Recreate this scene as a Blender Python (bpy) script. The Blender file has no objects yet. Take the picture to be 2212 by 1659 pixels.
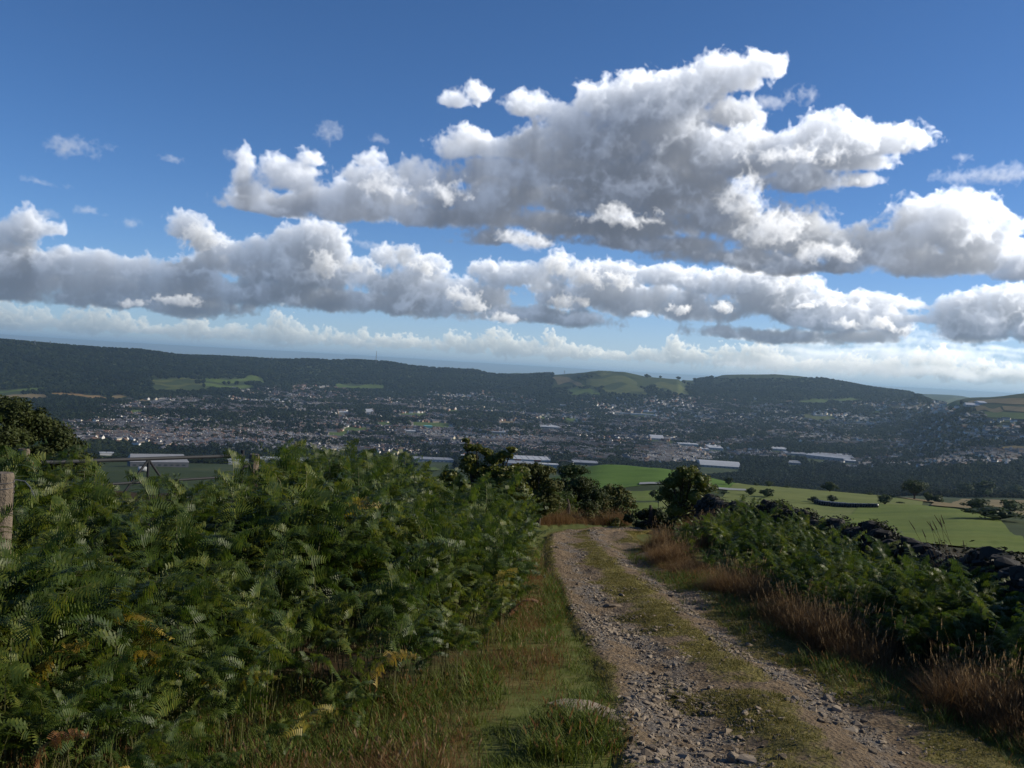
import bpy, math, random, time
import numpy as np
_T0=time.time()
sc=bpy.context.scene
col=sc.collection
# ------------------------------------------------------------------ camera
F=2037.0; ROLL=math.radians(3.35); PIT=math.radians(0.969)      # focal length in 1/2212 picture widths
EYE=1.6
cd=bpy.data.cameras.new('camera'); cam=bpy.data.objects.new('camera',cd); col.objects.link(cam)
cd.sensor_width=36; cd.lens=36*F/2212; cd.clip_start=.05; cd.clip_end=120000
from mathutils import Matrix, Vector
cam.matrix_world=Matrix.Translation((0,0,EYE))@Matrix.Rotation(math.pi/2-PIT,4,'X')@Matrix.Rotation(ROLL,4,'Z')
sc.camera=cam
# ------------------------------------------------------------------ sun, exposure
SUN_AZ=84.0; SUN_EL=27.0; SUN_STRENGTH=5.0; SKY_STRENGTH=0.115
sd=bpy.data.lights.new('sun','SUN'); sd.energy=SUN_STRENGTH; sd.angle=math.radians(.5); sd.color=(1,.90,.72)
so=bpy.data.objects.new('sun',sd); col.objects.link(so)
_a,_e=math.radians(SUN_AZ),math.radians(SUN_EL)
SUNDIR=Vector((math.sin(_a)*math.cos(_e),math.cos(_a)*math.cos(_e),math.sin(_e)))
so.rotation_euler=SUNDIR.to_track_quat('Z','Y').to_euler(); so.location=(60,10,60)
sc.view_settings.view_transform='Standard'; sc.view_settings.look='None'
sc.view_settings.exposure=0.12; sc.view_settings.gamma=1.0; sc.view_settings.use_curve_mapping=False
sc.render.engine='CYCLES'
cy=sc.cycles; cy.use_denoising=True; cy.max_bounces=6; cy.diffuse_bounces=2; cy.glossy_bounces=2; cy.transmission_bounces=3
cy.transparent_max_bounces=8; cy.volume_bounces=0; cy.sample_clamp_indirect=4.0
def ray(x,y):
    a=(x-1106)/F; b=-(y-829.5)/F; c=-1.0
    X=a*math.cos(ROLL)-b*math.sin(ROLL); Y=a*math.sin(ROLL)+b*math.cos(ROLL)
    s,co=math.sin(math.pi/2-PIT),math.cos(math.pi/2-PIT)
    return X, Y*co-c*s, Y*s+c*co
def azel(x,y):
    X,Y,Z=ray(x,y); return math.degrees(math.atan2(X,Y)), math.degrees(math.atan2(Z,math.hypot(X,Y)))
def project(x,y,z):
    """world -> picture position in 2212-wide units (numpy)"""
    z=z-EYE; s,co=math.sin(math.pi/2-PIT),math.cos(math.pi/2-PIT)
    Y=y*co+z*s; c=-y*s+z*co
    a=x*math.cos(ROLL)+Y*math.sin(ROLL); b=-x*math.sin(ROLL)+Y*math.cos(ROLL)
    return 1106+a/-c*F, 829.5-b/-c*F
# ------------------------------------------------------------------ cumulus clouds, lit by the same sun
AZ0,AZ1,EL0,EL1=-46.0,46.0,-0.6,30.0
STEP=0.05
SUNV=(.86,.42,.28)
def make_clouds():
    NA=int((AZ1-AZ0)/STEP); NE=int((EL1-EL0)/STEP)
    az=(AZ0+STEP*(np.arange(NA)+.5)).astype(np.float32); el=(EL0+STEP*(np.arange(NE)+.5)).astype(np.float32)
    rgb=np.zeros((NE,NA,3),np.float32); alp=np.zeros((NE,NA),np.float32)
    def spl(pos):
        i=np.floor(pos).astype(int); t=(pos-i).astype(np.float32); i0=i.min()
        W=np.zeros((len(pos),i.max()-i0+4),np.float32); r=np.arange(len(pos))
        for k,w in enumerate(((1-t)**3/6,(3*t**3-6*t**2+4)/6,(-3*t**3+3*t**2+3*t+1)/6,t**3/6)): W[r,i-i0+k]+=w
        return W
    def noise(rng,e,a,z,cell,zc):
        We,Wa,Wz=spl(e/cell),spl(a/cell),spl(z/zc)
        L=rng.uniform(-1,1,(We.shape[1],Wa.shape[1],Wz.shape[1])).astype(np.float32)
        t=np.tensordot(L,Wz.T,(2,0)); t=np.tensordot(We,t,(1,0))
        t=np.tensordot(t.transpose(0,2,1),Wa.T,(2,0)).transpose(0,2,1)
        return t*1.9
    def layer(blobs,seed,cells,amps,zth,nz,dens,sun,warm,amb,k=1.0,flat=.55,soft=6.0,bias=0.0):
        rng=np.random.default_rng(seed)
        B=[]
        for (x,y,rx,ry) in blobs:
            A_,E_=azel(x,y); B.append((A_,E_,rx*.0272,ry*.0272))
        a0=max(AZ0,min(b[0]-b[2] for b in B)-1.5); a1=min(AZ1,max(b[0]+b[2] for b in B)+1.5)
        e0=max(EL0,min(b[1]-b[3] for b in B)-.8); e1=min(EL1,max(b[1]+b[3] for b in B)+1.5)
        ia=slice(int((a0-AZ0)/STEP),int((a1-AZ0)/STEP)); ie=slice(int((e0-EL0)/STEP),int((e1-EL0)/STEP))
        A=az[ia];E=el[ie]; z=np.linspace(-zth,zth,nz,dtype=np.float32)
        f=np.full((len(E),len(A),nz),-3.0,np.float32)
        # displace the lookup a little so ellipses never show
        wx=noise(rng,E,A,z,cells[0]*.8,zth)[:,:,nz//2]*cells[0]*.22; wy=noise(rng,E,A,z,cells[0]*.8,zth)[:,:,nz//2]*cells[0]*.16
        for (ca,ce,ra,re) in B:
            ja=np.where(abs(A-ca)<ra*1.5+1)[0]; je=np.where(abs(E-ce)<re*1.6+1)[0]
            if len(ja)==0 or len(je)==0: continue
            sl=(slice(je[0],je[-1]+1),slice(ja[0],ja[-1]+1))
            dx=(A[None,sl[1]]-ca+wx[sl])/ra; dy=(E[sl[0],None]-ce+wy[sl])/re
            dy=np.where(dy<0,dy/flat,dy)
            cz=rng.uniform(-.35,.35)*zth
            dz=(z-cz)/max(.6*zth*min(1,math.sqrt(ra*re)/1.6),.35*zth)
            g=1-np.sqrt((dx*dx+dy*dy)[:,:,None]+dz*dz)
            g*=min(1.0,.45+min(ra,re)*.45)
            m=f[sl]; h=np.clip(.5+.5*(g-m)/.22,0,1); f[sl]=m*(1-h)+g*h+.22*h*(1-h)
        n=0
        for i,(c,am) in enumerate(zip(cells,amps)):
            q=noise(rng,E,A,z,c,max(c,2*zth/nz*1.3))
            n=n+am*((.62-2.0*np.abs(q)) if 0<i<5 else q)
        f+=n+bias
        rho=np.clip(f*soft,0,1)*dens*(.75+.5*np.clip(f,0,1))
        del f,n
        # optical depth towards the sun: march columns from the sun side
        ds=STEP/sun[0]; sy=sun[1]/sun[0]; sz=sun[2]/sun[0]*STEP/(z[1]-z[0])
        T=np.zeros_like(rho); cur=np.zeros((len(E),nz),np.float32)
        def sh(m,s,ax):
            k0=int(math.floor(s)); t=s-k0
            def r(q):
                if q==0: return m
                o=np.zeros_like(m)
                if ax==0: o[:-q]=m[q:]
                else: o[:,:-q]=m[:,q:]
                return o
            return r(k0)*(1-t)+r(k0+1)*t
        for j in range(len(A)-1,-1,-1):
            cur=sh(sh(cur,sy,0),sz,1); T[:,j,:]=cur+rho[:,j,:]*ds*.5; cur=cur+rho[:,j,:]*ds
        up=np.cumsum(rho[::-1],0)[::-1]*STEP
        dn=np.cumsum(rho,0)*STEP
        ex=lambda q:np.exp(-q)
        L=(ex(T*1.15)*.88+ex(T*.17)*.60)*(.40+.60*ex(up*.24))*(1+.013*np.clip(A,-30,40))[None,:,None]
        Am=.33+.67*ex(up*.28)
        dz=z[1]-z[0]
        tv=np.cumsum(rho,2)*dz; tr=np.exp(-(tv-rho*dz))*(1-np.exp(-rho*dz))
        al=tr.sum(2); Ls=(tr*L).sum(2); As=(tr*Am).sum(2)
        col=Ls[...,None]*np.array(warm,np.float32)+As[...,None]*np.array(amb,np.float32)
        al*=k; col*=k
        w=(1-al)[...,None]
        rgb[ie,ia]=rgb[ie,ia]*w+col; alp[ie,ia]=alp[ie,ia]*(1-al)+al
    # thin bright haze lying along the horizon, brighter towards the sun
    hz=(.70*np.exp(-np.maximum(el,0)/2.7))[:,None]*np.ones((1,NA),np.float32); g=np.clip((az+30)/65,0,1.2)[None,:,None]
    alp[:]=hz; rgb[:]=hz[...,None]*(np.array((.40,.50,.56),np.float32)*(1-g)+np.array((.80,.84,.84),np.float32)*g)
    rr=np.random.default_rng(5)
    far=[]
    for x in np.arange(-700,2900,7):
        b=700+.0535*x
        hh=abs(rr.normal(0,8))*(1.2+.6*math.sin(x*.013)+.5*math.sin(x*.031+1))+6
        far.append((x+rr.uniform(-6,6),b-hh*.45+rr.uniform(-2,4),7+rr.uniform(0,9)+hh*.35,hh))
    layer(far,3,(.6,.36,.2,.12),(.12,.34,.3,.16),1.0,8,2.6,SUNV,(.74,.66,.52),(.30,.37,.43),k=.8,flat=.7,soft=10,bias=.05)
    # thin veils low on the sun side
    veil=[(1950+rr.uniform(-350,500),775+rr.uniform(-60,45),rr.uniform(60,200),rr.uniform(8,20)) for _ in range(46)]
    layer(veil,4,(1.2,.6,.3,.15),(.2,.14,.1,.08),1.2,6,1.3,SUNV,(.95,.92,.85),(.36,.39,.43),k=.85,flat=.8,soft=1.5)
    mid=[(50,500,42,38),(85,490,30,18),(20,545,60,30),(-80,560,120,60),(-260,590,190,60),(140,575,150,36),(230,570,60,26),(60,612,190,46),(280,625,220,40),(330,590,150,30),(420,505,42,36),(455,535,55,40),(480,575,90,34),(560,565,80,40),(620,545,45,45),(680,545,60,52),(700,580,40,40),(640,600,150,40),(600,645,260,36),(780,590,50,26),(850,560,42,30),(905,585,52,30),(880,620,120,36),(980,650,180,40),(760,655,200,34),(1010,655,42,30),(1090,690,40,18),(1080,585,60,18),(1130,600,90,34),(1205,580,34,34),(1265,600,60,34),(1330,610,80,34),(1210,650,60,34),(1290,640,150,40),(1440,605,70,26),(1400,650,140,40),(1170,690,150,26),(1560,620,110,30),(1650,615,120,30),(1500,670,220,36),(1700,665,200,40),(1470,665,36,20),(1560,675,26,16),(1650,722,150,18),(1830,690,120,34),(1800,650,130,22),(1900,655,90,14),(1945,712,36,18),(1860,725,70,14),(2150,700,100,44),(2200,670,80,40),(2230,720,130,36),(2400,690,160,55),(2620,700,160,60),(2110,655,60,16),(1980,690,60,8),(380,660,160,26),(200,650,160,26)]
    layer(mid,11,(1.9,1.1,.62,.34,.18,.1),(.22,.26,.24,.18,.12,.07),1.6,14,3.0,SUNV,(.86,.82,.75),(.265,.34,.48),flat=.58,soft=3.6,bias=.13)
    pf=[(1015,655,36,28),(985,640,30,24),(1095,690,34,14),(1225,660,34,26),(1260,655,24,20),(1470,668,30,16),(1385,682,18,8),(1560,668,22,14),(1790,655,40,12),(1740,660,34,9),(380,650,46,16),(290,655,30,10),(1830,700,26,16),(1905,695,26,16),(1945,708,28,14),(700,575,34,34),(870,555,40,26),(920,580,36,22),(1200,575,30,30),(1270,600,50,26),(1330,612,50,24),(780,580,40,18),(440,520,44,34)]
    layer(pf,13,(.9,.5,.28,.15,.09),(.16,.26,.22,.16,.1),1.0,10,4.0,SUNV,(.88,.83,.74),(.28,.33,.42),flat=.7,soft=1.8,k=.9)
    big=[(1390,230,120,62),(1310,215,60,46),(1470,200,90,48),(1560,180,70,40),(1630,158,48,28),(1030,205,34,20),(995,222,40,16),(1160,232,52,24),(1240,260,50,40),
      (1000,330,60,28),(1080,320,110,40),(1180,325,120,48),(1330,320,160,70),(1480,290,130,70),(1580,250,60,36),(1560,330,120,60),
      (1680,325,120,46),(1780,310,100,44),(1880,310,80,36),(1950,310,50,18),(1720,395,85,34),(1660,360,100,44),(1780,350,110,30),(1855,395,36,18),
      (1200,385,190,50),(1090,375,120,36),(1060,445,100,50),(1290,380,160,60),(1400,400,160,70),(1470,345,120,50),(1300,430,230,76),(1150,430,140,56),(1480,420,150,86),(1350,495,260,40),(1180,490,160,34),(1540,480,120,70),
      (528,372,16,44),(545,410,34,26),(600,362,34,30),(622,395,40,32),(672,348,26,30),(655,372,30,20),(560,445,60,20),(640,440,120,34),(720,460,110,26),(790,348,40,30),(760,378,52,36),(875,372,46,34),(905,400,52,34),(830,395,70,34),(800,430,110,40),(880,460,130,34),(950,420,80,56),(1000,385,60,26),(1030,470,120,36),
      (1090,525,80,22),(1420,530,180,26),(1660,510,110,56),(1740,530,70,40),(1800,545,40,34),(1620,560,170,30),(1740,575,150,20),
      (2060,490,70,62),(2095,450,50,36),(2140,490,36,50),(1980,500,56,52),(1930,540,70,40),(2010,565,140,38),(2110,560,70,46),(2190,585,50,28),(2230,570,70,36),(1880,560,70,30),(2420,560,120,60)]
    layer(big,21,(2.6,1.5,.85,.48,.27,.15,.09),(.26,.3,.27,.22,.16,.11,.07),2.2,16,2.1,SUNV,(1.0,.98,.94),(.265,.325,.45),flat=.5,soft=2.5,bias=.14)
    pb=[(1700,338,80,22),(1330,470,80,26),(1120,522,70,16),(970,415,60,34),(835,398,60,34),(1605,440,50,60),(1660,500,70,40),(1760,540,70,26)]
    layer(pb,23,(1.4,.8,.45,.25,.14,.08),(.3,.34,.28,.2,.12,.08),1.2,10,1.8,SUNV,(1.0,.97,.92),(.30,.34,.42),k=.85,flat=.8,soft=1.3)
    wisp=[(150,315,60,22),(80,398,50,9),(280,482,40,14),(100,460,25,9),(180,458,30,9),(720,285,40,26),(820,300,28,14),(1105,212,28,12),(1740,200,32,26),(1670,222,40,14),(2060,385,50,20),(2150,380,60,16),(2210,372,50,16),(2080,345,20,10),(1000,200,55,20),(380,340,20,8),(700,500,60,16),(1590,135,20,8),(520,345,26,18),(865,287,12,8),(-250,380,80,20),(2420,330,90,26),(800,528,50,10)]
    layer(wisp,31,(1.4,.8,.45,.25,.14,.08),(.26,.24,.2,.16,.12,.08),1.0,6,1.2,SUNV,(.6,.58,.56),(.30,.34,.41),k=.75,flat=.9,soft=1.4)
    return rgb,alp
# ------------------------------------------------------------------ world: sky texture and computed cumulus
world=bpy.data.worlds.new('World'); sc.world=world; world.use_nodes=True
def build_world():
    nt=world.node_tree; N=nt.nodes; L=nt.links; N.clear()
    rgb,al=make_clouds()
    NE,NA=al.shape
    fade=np.clip(np.minimum(np.arange(NA),NA-1-np.arange(NA))*STEP/4,0,1); fade=fade*fade*(3-2*fade)
    c=rgb/np.maximum(al,1e-3)[...,None]; al=al*fade[None,:]
    c[al<.002]=(.7,.7,.72)
    buf=np.ones((NE,NA,4),np.float32); buf[...,:3]=np.clip(c,0,4); buf[...,3]=np.clip(al,0,1)
    im=bpy.data.images.new('cumulus',NA,NE,alpha=True,float_buffer=True)
    im.colorspace_settings.name='Non-Color'; im.alpha_mode='CHANNEL_PACKED'
    im.pixels.foreach_set(buf.ravel()); im.update(); im.pack()
    def nd(t,**k):
        n=N.new(t)
        for a,b in k.items(): setattr(n,a,b)
        return n
    def mth(op,a,b=None):
        n=nd('ShaderNodeMath',operation=op)
        for i,v in enumerate((a,b)):
            if v is None: continue
            if isinstance(v,(int,float)): n.inputs[i].default_value=v
            else: L.new(v,n.inputs[i])
        return n.outputs[0]
    tc=nd('ShaderNodeTexCoord'); nm=nd('ShaderNodeVectorMath',operation='NORMALIZE'); L.new(tc.outputs['Generated'],nm.inputs[0])
    sx=nd('ShaderNodeSeparateXYZ'); L.new(nm.outputs[0],sx.inputs[0])
    azn=mth('MULTIPLY',mth('ARCTAN2',sx.outputs[0],sx.outputs[1]),180/math.pi)
    eln=mth('MULTIPLY',mth('ARCSINE',sx.outputs[2]),180/math.pi)
    u=mth('DIVIDE',mth('SUBTRACT',azn,AZ0),AZ1-AZ0); v=mth('DIVIDE',mth('SUBTRACT',eln,EL0),EL1-EL0)
    cb=nd('ShaderNodeCombineXYZ'); L.new(u,cb.inputs[0]); L.new(v,cb.inputs[1])
    it=nd('ShaderNodeTexImage',image=im,extension='CLIP',interpolation='Linear'); L.new(cb.outputs[0],it.inputs[0])
    sky=nd('ShaderNodeTexSky',sky_type='NISHITA'); sky.sun_disc=False
    sky.sun_elevation=math.radians(SUN_EL); sky.sun_rotation=math.radians(SUN_AZ)
    sky.altitude=300; sky.air_density=.62; sky.dust_density=.2; sky.ozone_density=6.0
    b1=nd('ShaderNodeBackground'); b1.inputs[1].default_value=SKY_STRENGTH; hs=nd('ShaderNodeHueSaturation'); hs.inputs['Saturation'].default_value=1.07; L.new(sky.outputs[0],hs.inputs['Color']); L.new(hs.outputs[0],b1.inputs[0])
    b2=nd('ShaderNodeBackground'); b2.inputs[1].default_value=CLOUD_STRENGTH; L.new(it.outputs[0],b2.inputs[0])
    mx=nd('ShaderNodeMixShader'); L.new(it.outputs[1],mx.inputs[0]); L.new(b1.outputs[0],mx.inputs[1]); L.new(b2.outputs[0],mx.inputs[2])
    out=nd('ShaderNodeOutputWorld'); L.new(mx.outputs[0],out.inputs[0])
CLOUD_STRENGTH=1.0
build_world()
print('clouds',time.time()-_T0)
# ------------------------------------------------------------------ helpers
_rt=np.random.default_rng(77).uniform(-1,1,(256,256)).astype(np.float32)
def vn(x,y,cell,seed=0):
    """smooth value noise, -1..1"""
    x=np.asarray(x,float)/cell+seed*17.3; y=np.asarray(y,float)/cell+seed*5.7
    i=np.floor(x).astype(int); j=np.floor(y).astype(int); u=x-i; v=y-j; u=u*u*(3-2*u); v=v*v*(3-2*v)
    i0,i1,j0,j1=i&255,(i+1)&255,j&255,(j+1)&255
    return (_rt[i0,j0]*(1-u)+_rt[i1,j0]*u)*(1-v)+(_rt[i0,j1]*(1-u)+_rt[i1,j1]*u)*v
def sstep(a,b,x):
    t=np.clip((x-a)/(b-a),0,1); return t*t*(3-2*t)
# heights below the eye for columns of the view: picture column -> [(distance, metres below the eye)]
FAR=[(16000,270),(40000,295),(54000,-190),(60000,-210),(80000,0)]
COLS={
 -800:[(30,4.9),(60,9),(100,15),(300,45),(700,90),(1200,140),(1800,190),(2600,200),(3200,195),(4000,120),(4700,10),(5300,10),(7000,120),(9000,230)],
 0:[(30,5.1),(60,9.5),(100,15),(300,45),(700,90),(1200,140),(1800,190),(2600,200),(3500,196),(3900,178),(4500,95),(5100,25),(5600,40),(7000,120),(9000,230)],
 300:[(30,5.0),(60,9.5),(100,15),(300,43),(700,86),(1200,136),(1700,194),(2600,200),(3500,197),(4000,176),(4700,98),(5250,36),(5700,50),(7000,130),(9000,230)],
 600:[(30,4.95),(60,9.5),(100,15),(300,42),(700,86),(1200,136),(1700,194),(2600,200),(4300,196),(4900,157),(5500,88),(6050,41),(6500,60),(7500,140),(9000,230)],
 900:[(30,4.9),(60,9.5),(100,15),(300,42),(700,84),(1200,132),(1800,193),(2600,200),(4400,195),(5000,165),(5700,95),(6300,44),(6700,60),(7500,140),(9000,200)],
 1106:[(30,4.9),(60,9.3),(100,15),(300,41),(700,82),(1200,128),(1850,190),(2600,200),(4600,190),(5200,142),(5800,90),(6350,53),(6700,66),(7500,110),(9000,36),(10000,120)],
 1200:[(30,4.9),(60,9.2),(100,15),(200,27),(350,44),(520,60),(700,80),(1000,112),(1500,155),(1950,188),(2600,200),(4500,188),(5050,124),(5700,62),(6200,34),(6700,66),(7500,110),(9300,42),(10000,120)],
 1300:[(30,4.9),(60,9.1),(100,14.8),(200,27),(350,43),(430,47),(520,50.3),(620,61),(1000,112),(1500,160),(1950,188),(2600,200),(4300,188),(4900,124),(5350,30),(5650,-12),(6000,10),(6700,66),(7500,110),(9000,110)],
 1360:[(30,4.9),(60,9.1),(100,14.6),(200,26.5),(350,42.6),(430,46.4),(520,49.6),(620,61),(1000,112),(1500,160),(1950,188),(2600,200),(4300,188),(4900,122),(5350,32),(5650,-14),(6000,10),(6700,66),(7500,110),(9000,110)],
 1440:[(30,4.9),(60,9),(100,14.3),(200,26),(330,39.8),(420,44.4),(500,47.6),(600,60),(1000,112),(1500,160),(1950,188),(2600,200),(4300,188),(4900,122),(5350,55),(5700,12),(6000,24),(6700,66),(7500,100),(9000,60)],
 1510:[(30,4.9),(60,9),(100,14.3),(200,26),(330,40),(420,45),(500,49.2),(600,62),(1000,112),(1500,160),(1950,188),(2600,200),(4300,188),(4900,130),(5400,86),(6000,72),(6600,22),(7000,40),(7500,100),(9000,45)],
 1580:[(30,4.9),(60,9),(100,14.3),(200,26.2),(330,40.5),(420,45.3),(490,50.4),(600,64),(1000,112),(1500,160),(1950,188),(2600,200),(4300,184),(5300,102),(5900,50),(6400,-30),(6700,-40),(7300,-10),(8500,90)],
 1700:[(30,4.9),(60,9),(100,14.3),(200,26.2),(294,37),(380,42.3),(450,47),(560,64),(1000,112),(1500,160),(1950,188),(2600,200),(4300,176),(5300,84),(5900,20),(6350,-58),(6700,-72),(7300,-30),(8500,60)],
 1800:[(30,4.9),(60,9),(100,14.3),(200,26.2),(294,37),(380,42.3),(450,47.2),(560,62),(1000,112),(1500,160),(1950,188),(2600,200),(4300,170),(5300,80),(5900,30),(6350,-30),(6700,-46),(7300,-20),(8500,50),(11000,16)],
 1900:[(30,4.9),(60,9),(100,14.3),(200,26),(294,35.5),(380,42),(450,47.3),(560,62),(1000,110),(1500,150),(1950,182),(2600,192),(4300,160),(5300,78),(5900,40),(6400,3),(7300,30),(8500,50),(11000,13)],
 1990:[(30,4.9),(60,9),(100,14),(200,25),(294,34),(380,41),(450,47.3),(560,59.5),(700,74),(900,92),(1300,127),(1800,168),(2600,180),(3500,150),(4300,112),(4900,48),(5400,26),(6000,50),(7300,60),(8500,60),(11000,12)],
 2080:[(30,4.9),(60,9),(100,13.6),(200,23.5),(294,33),(400,43),(500,54),(700,73),(900,90),(1300,125),(1800,164),(2600,140),(3300,72),(3900,22),(4300,10),(4900,60),(6000,90),(8500,60),(11000,10)],
 2212:[(30,4.9),(60,8.9),(100,13),(200,22.8),(300,33.4),(400,43.5),(500,54),(800,80),(1200,111),(1800,158),(2200,152),(2600,116),(3000,60),(3400,18),(3800,-22),(4300,0),(5000,60),(8500,60)],
 2500:[(30,4.8),(60,8.6),(100,12.5),(200,22),(300,32),(500,52),(800,78),(1200,108),(1800,148),(2200,130),(2600,80),(3000,20),(3400,-20),(3800,-50),(4300,-30),(5000,60),(8500,60)],
 3200:[(30,4.6),(60,8),(100,12),(200,21),(300,31),(500,50),(800,76),(1200,106),(1800,140),(2200,120),(2600,70),(3000,10),(3400,-30),(3800,-60),(4300,-40),(5000,60),(8500,60)]}
_ld=np.linspace(math.log(28),math.log(80000),420); _us=np.linspace(-48,48,385)
def _table():
    ks=sorted(COLS); ua=[math.degrees(math.atan((k-1106)/F)) for k in ks]
    P=np.array([np.interp(_ld,[math.log(d) for d,_ in COLS[k]+FAR],[h for _,h in COLS[k]+FAR]) for k in ks])
    G=np.array([np.interp(_us,ua,P[:,i]) for i in range(P.shape[1])]).T
    def blur(M,ax,s):
        k=np.exp(-.5*(np.arange(-4*s,4*s+1)/s)**2); k/=k.sum()
        pad=[(0,0),(0,0)]; pad[ax]=(4*s,4*s); Q=np.pad(M,pad,mode='edge')
        return np.apply_along_axis(lambda v:np.convolve(v,k,'valid'),ax,Q)
    return blur(blur(G,1,1),0,2)
_tab=_table()
# crest line of the ridge and hills behind the town: picture x, picture y of the bare ground
CREST=[(0,738),(50,742),(110,747),(200,754),(300,760),(400,769),(500,774),(600,780),(677,780),(762,780),(840,786),(898,794),(990,801),(1027,803),(1064,812),(1119,815),(1152,813),(1189,811),(1222,806),(1295,800),(1350,802),(1395,812),(1423,815),(1459,820),(1505,823),(1541,818),(1562,811),(1601,808),(1673,808),(1726,812),(1780,821),(1851,835),(1958,849),(1994,858)]
def _fit_crest():
    ca=[azel(x,y)[0] for x,y in CREST]; ce=[math.tan(math.radians(azel(x,y)[1])) for x,y in CREST]
    D=np.exp(_ld); sel=np.where((D>4800)&(D<7300))[0]
    for i,u in enumerate(_us):
        if u<ca[0]-4 or u>ca[-1]: continue
        k=sel[np.argmin(_tab[i,sel]/D[sel])]; want=-np.interp(u,ca,ce)*D[k]
        _tab[i]+=(want-_tab[i,k])*np.exp(-((_ld-_ld[k])/.085)**2)
_fit_crest()
def h_near(x,y):
    d=np.maximum(y,-6)
    p=np.where(d<6.3,1.6+.1587*d,2.6+.099*(d-6.3))
    p=np.where(d<0,1.6+.12*d,p)
    p=p-np.clip((-1.6-x)*.13,0,.62)*sstep(1.5,5,y)*(1-sstep(24,34,y))
    p=p-np.clip((x-4.5)*.05,0,.2)
    return p
def H(x,y):
    """terrain height above the camera's feet plane (world z)"""
    x=np.asarray(x,float); y=np.asarray(y,float)
    r=np.hypot(x,y); u=np.degrees(np.arctan2(x,np.maximum(y,1e-6)))
    u=np.clip(u,-47.9,47.9); l=np.log(np.clip(r,28.001,79900))
    fi=(u-_us[0])/(_us[1]-_us[0]); fj=(l-_ld[0])/(_ld[1]-_ld[0])
    i=np.clip(fi.astype(int),0,len(_us)-2); j=np.clip(fj.astype(int),0,len(_ld)-2); a=fi-i; b=fj-j
    ht=(_tab[i,j]*(1-a)+_tab[i+1,j]*a)*(1-b)+(_tab[i,j+1]*(1-a)+_tab[i+1,j+1]*a)*b
    w=sstep(24,60,np.where(y<0,0,r))
    h=h_near(x,y)*(1-w)+ht*w
    n=.035*vn(x,y,.9,1)+.06*vn(x,y,2.7,2)*sstep(3,12,r)
    n=n+.25*vn(x,y,18,3)*sstep(60,160,r)+.9*vn(x,y,70,4)*sstep(250,700,r)+(3+5*sstep(3800,5000,r))*vn(x,y,520,5)*sstep(1500,4200,r)+4*vn(x,y,170,6)*sstep(2500,4500,r)
    n=n+45*vn(x,y,5200,8)*sstep(20000,50000,r)+8*vn(x,y,1500,8)*sstep(7500,10000,r)
    return EYE-h+n
_ds=np.exp(np.linspace(math.log(2.5),math.log(76000),2600))
def at(px,py):
    """where the view through a picture point meets the ground"""
    X,Y,Z=ray(px,py); n=math.hypot(X,Y); X/=n;Y/=n;Z/=n
    g=EYE+Z*_ds-H(X*_ds,Y*_ds); k=np.argmax(g<0)
    if g[k]>=0: k=len(_ds)-1
    a,b=_ds[max(k-1,0)],_ds[k]
    for _ in range(18):
        m=.5*(a+b)
        if EYE+Z*m-float(H(X*m,Y*m))<0: b=m
        else: a=m
    return Vector((X*b,Y*b,float(H(X*b,Y*b))))
def tag(o,label=None,cat=None,group=None,kind=None):
    if label: o['label']=label
    if cat: o['category']=cat
    if group: o['group']=group
    if kind: o['kind']=kind
    return o
def empty(name,loc,label,cat,group=None,rz=0):
    o=bpy.data.objects.new(name,None); col.objects.link(o); o.location=loc; o.rotation_euler[2]=rz; o.empty_display_size=.2
    return tag(o,label,cat,group)
def np_mesh(name,V,Fc,mats=(),midx=None,smooth=False):
    V=np.asarray(V,np.float32).reshape(-1,3); me=bpy.data.meshes.new(name)
    if isinstance(Fc,np.ndarray):
        k=Fc.shape[1]; n=len(Fc)
        me.vertices.add(len(V)); me.vertices.foreach_set('co',V.ravel())
        me.loops.add(n*k); me.loops.foreach_set('vertex_index',Fc.astype(np.int32).ravel())
        me.polygons.add(n); me.polygons.foreach_set('loop_start',np.arange(0,n*k,k,dtype=np.int32))
        me.update(calc_edges=True)
    else:
        me.from_pydata(V.tolist(),[],Fc); me.update()
    for m in mats: me.materials.append(m)
    if midx is not None: me.polygons.foreach_set('material_index',np.asarray(midx,np.int32))
    me.polygons.foreach_set('use_smooth',np.full(len(me.polygons),bool(smooth)))
    return me
def link(name,me,parent=None,loc=None):
    o=bpy.data.objects.new(name,me); col.objects.link(o)
    if parent is not None: o.parent=parent
    if loc is not None: o.location=loc
    return o
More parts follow.
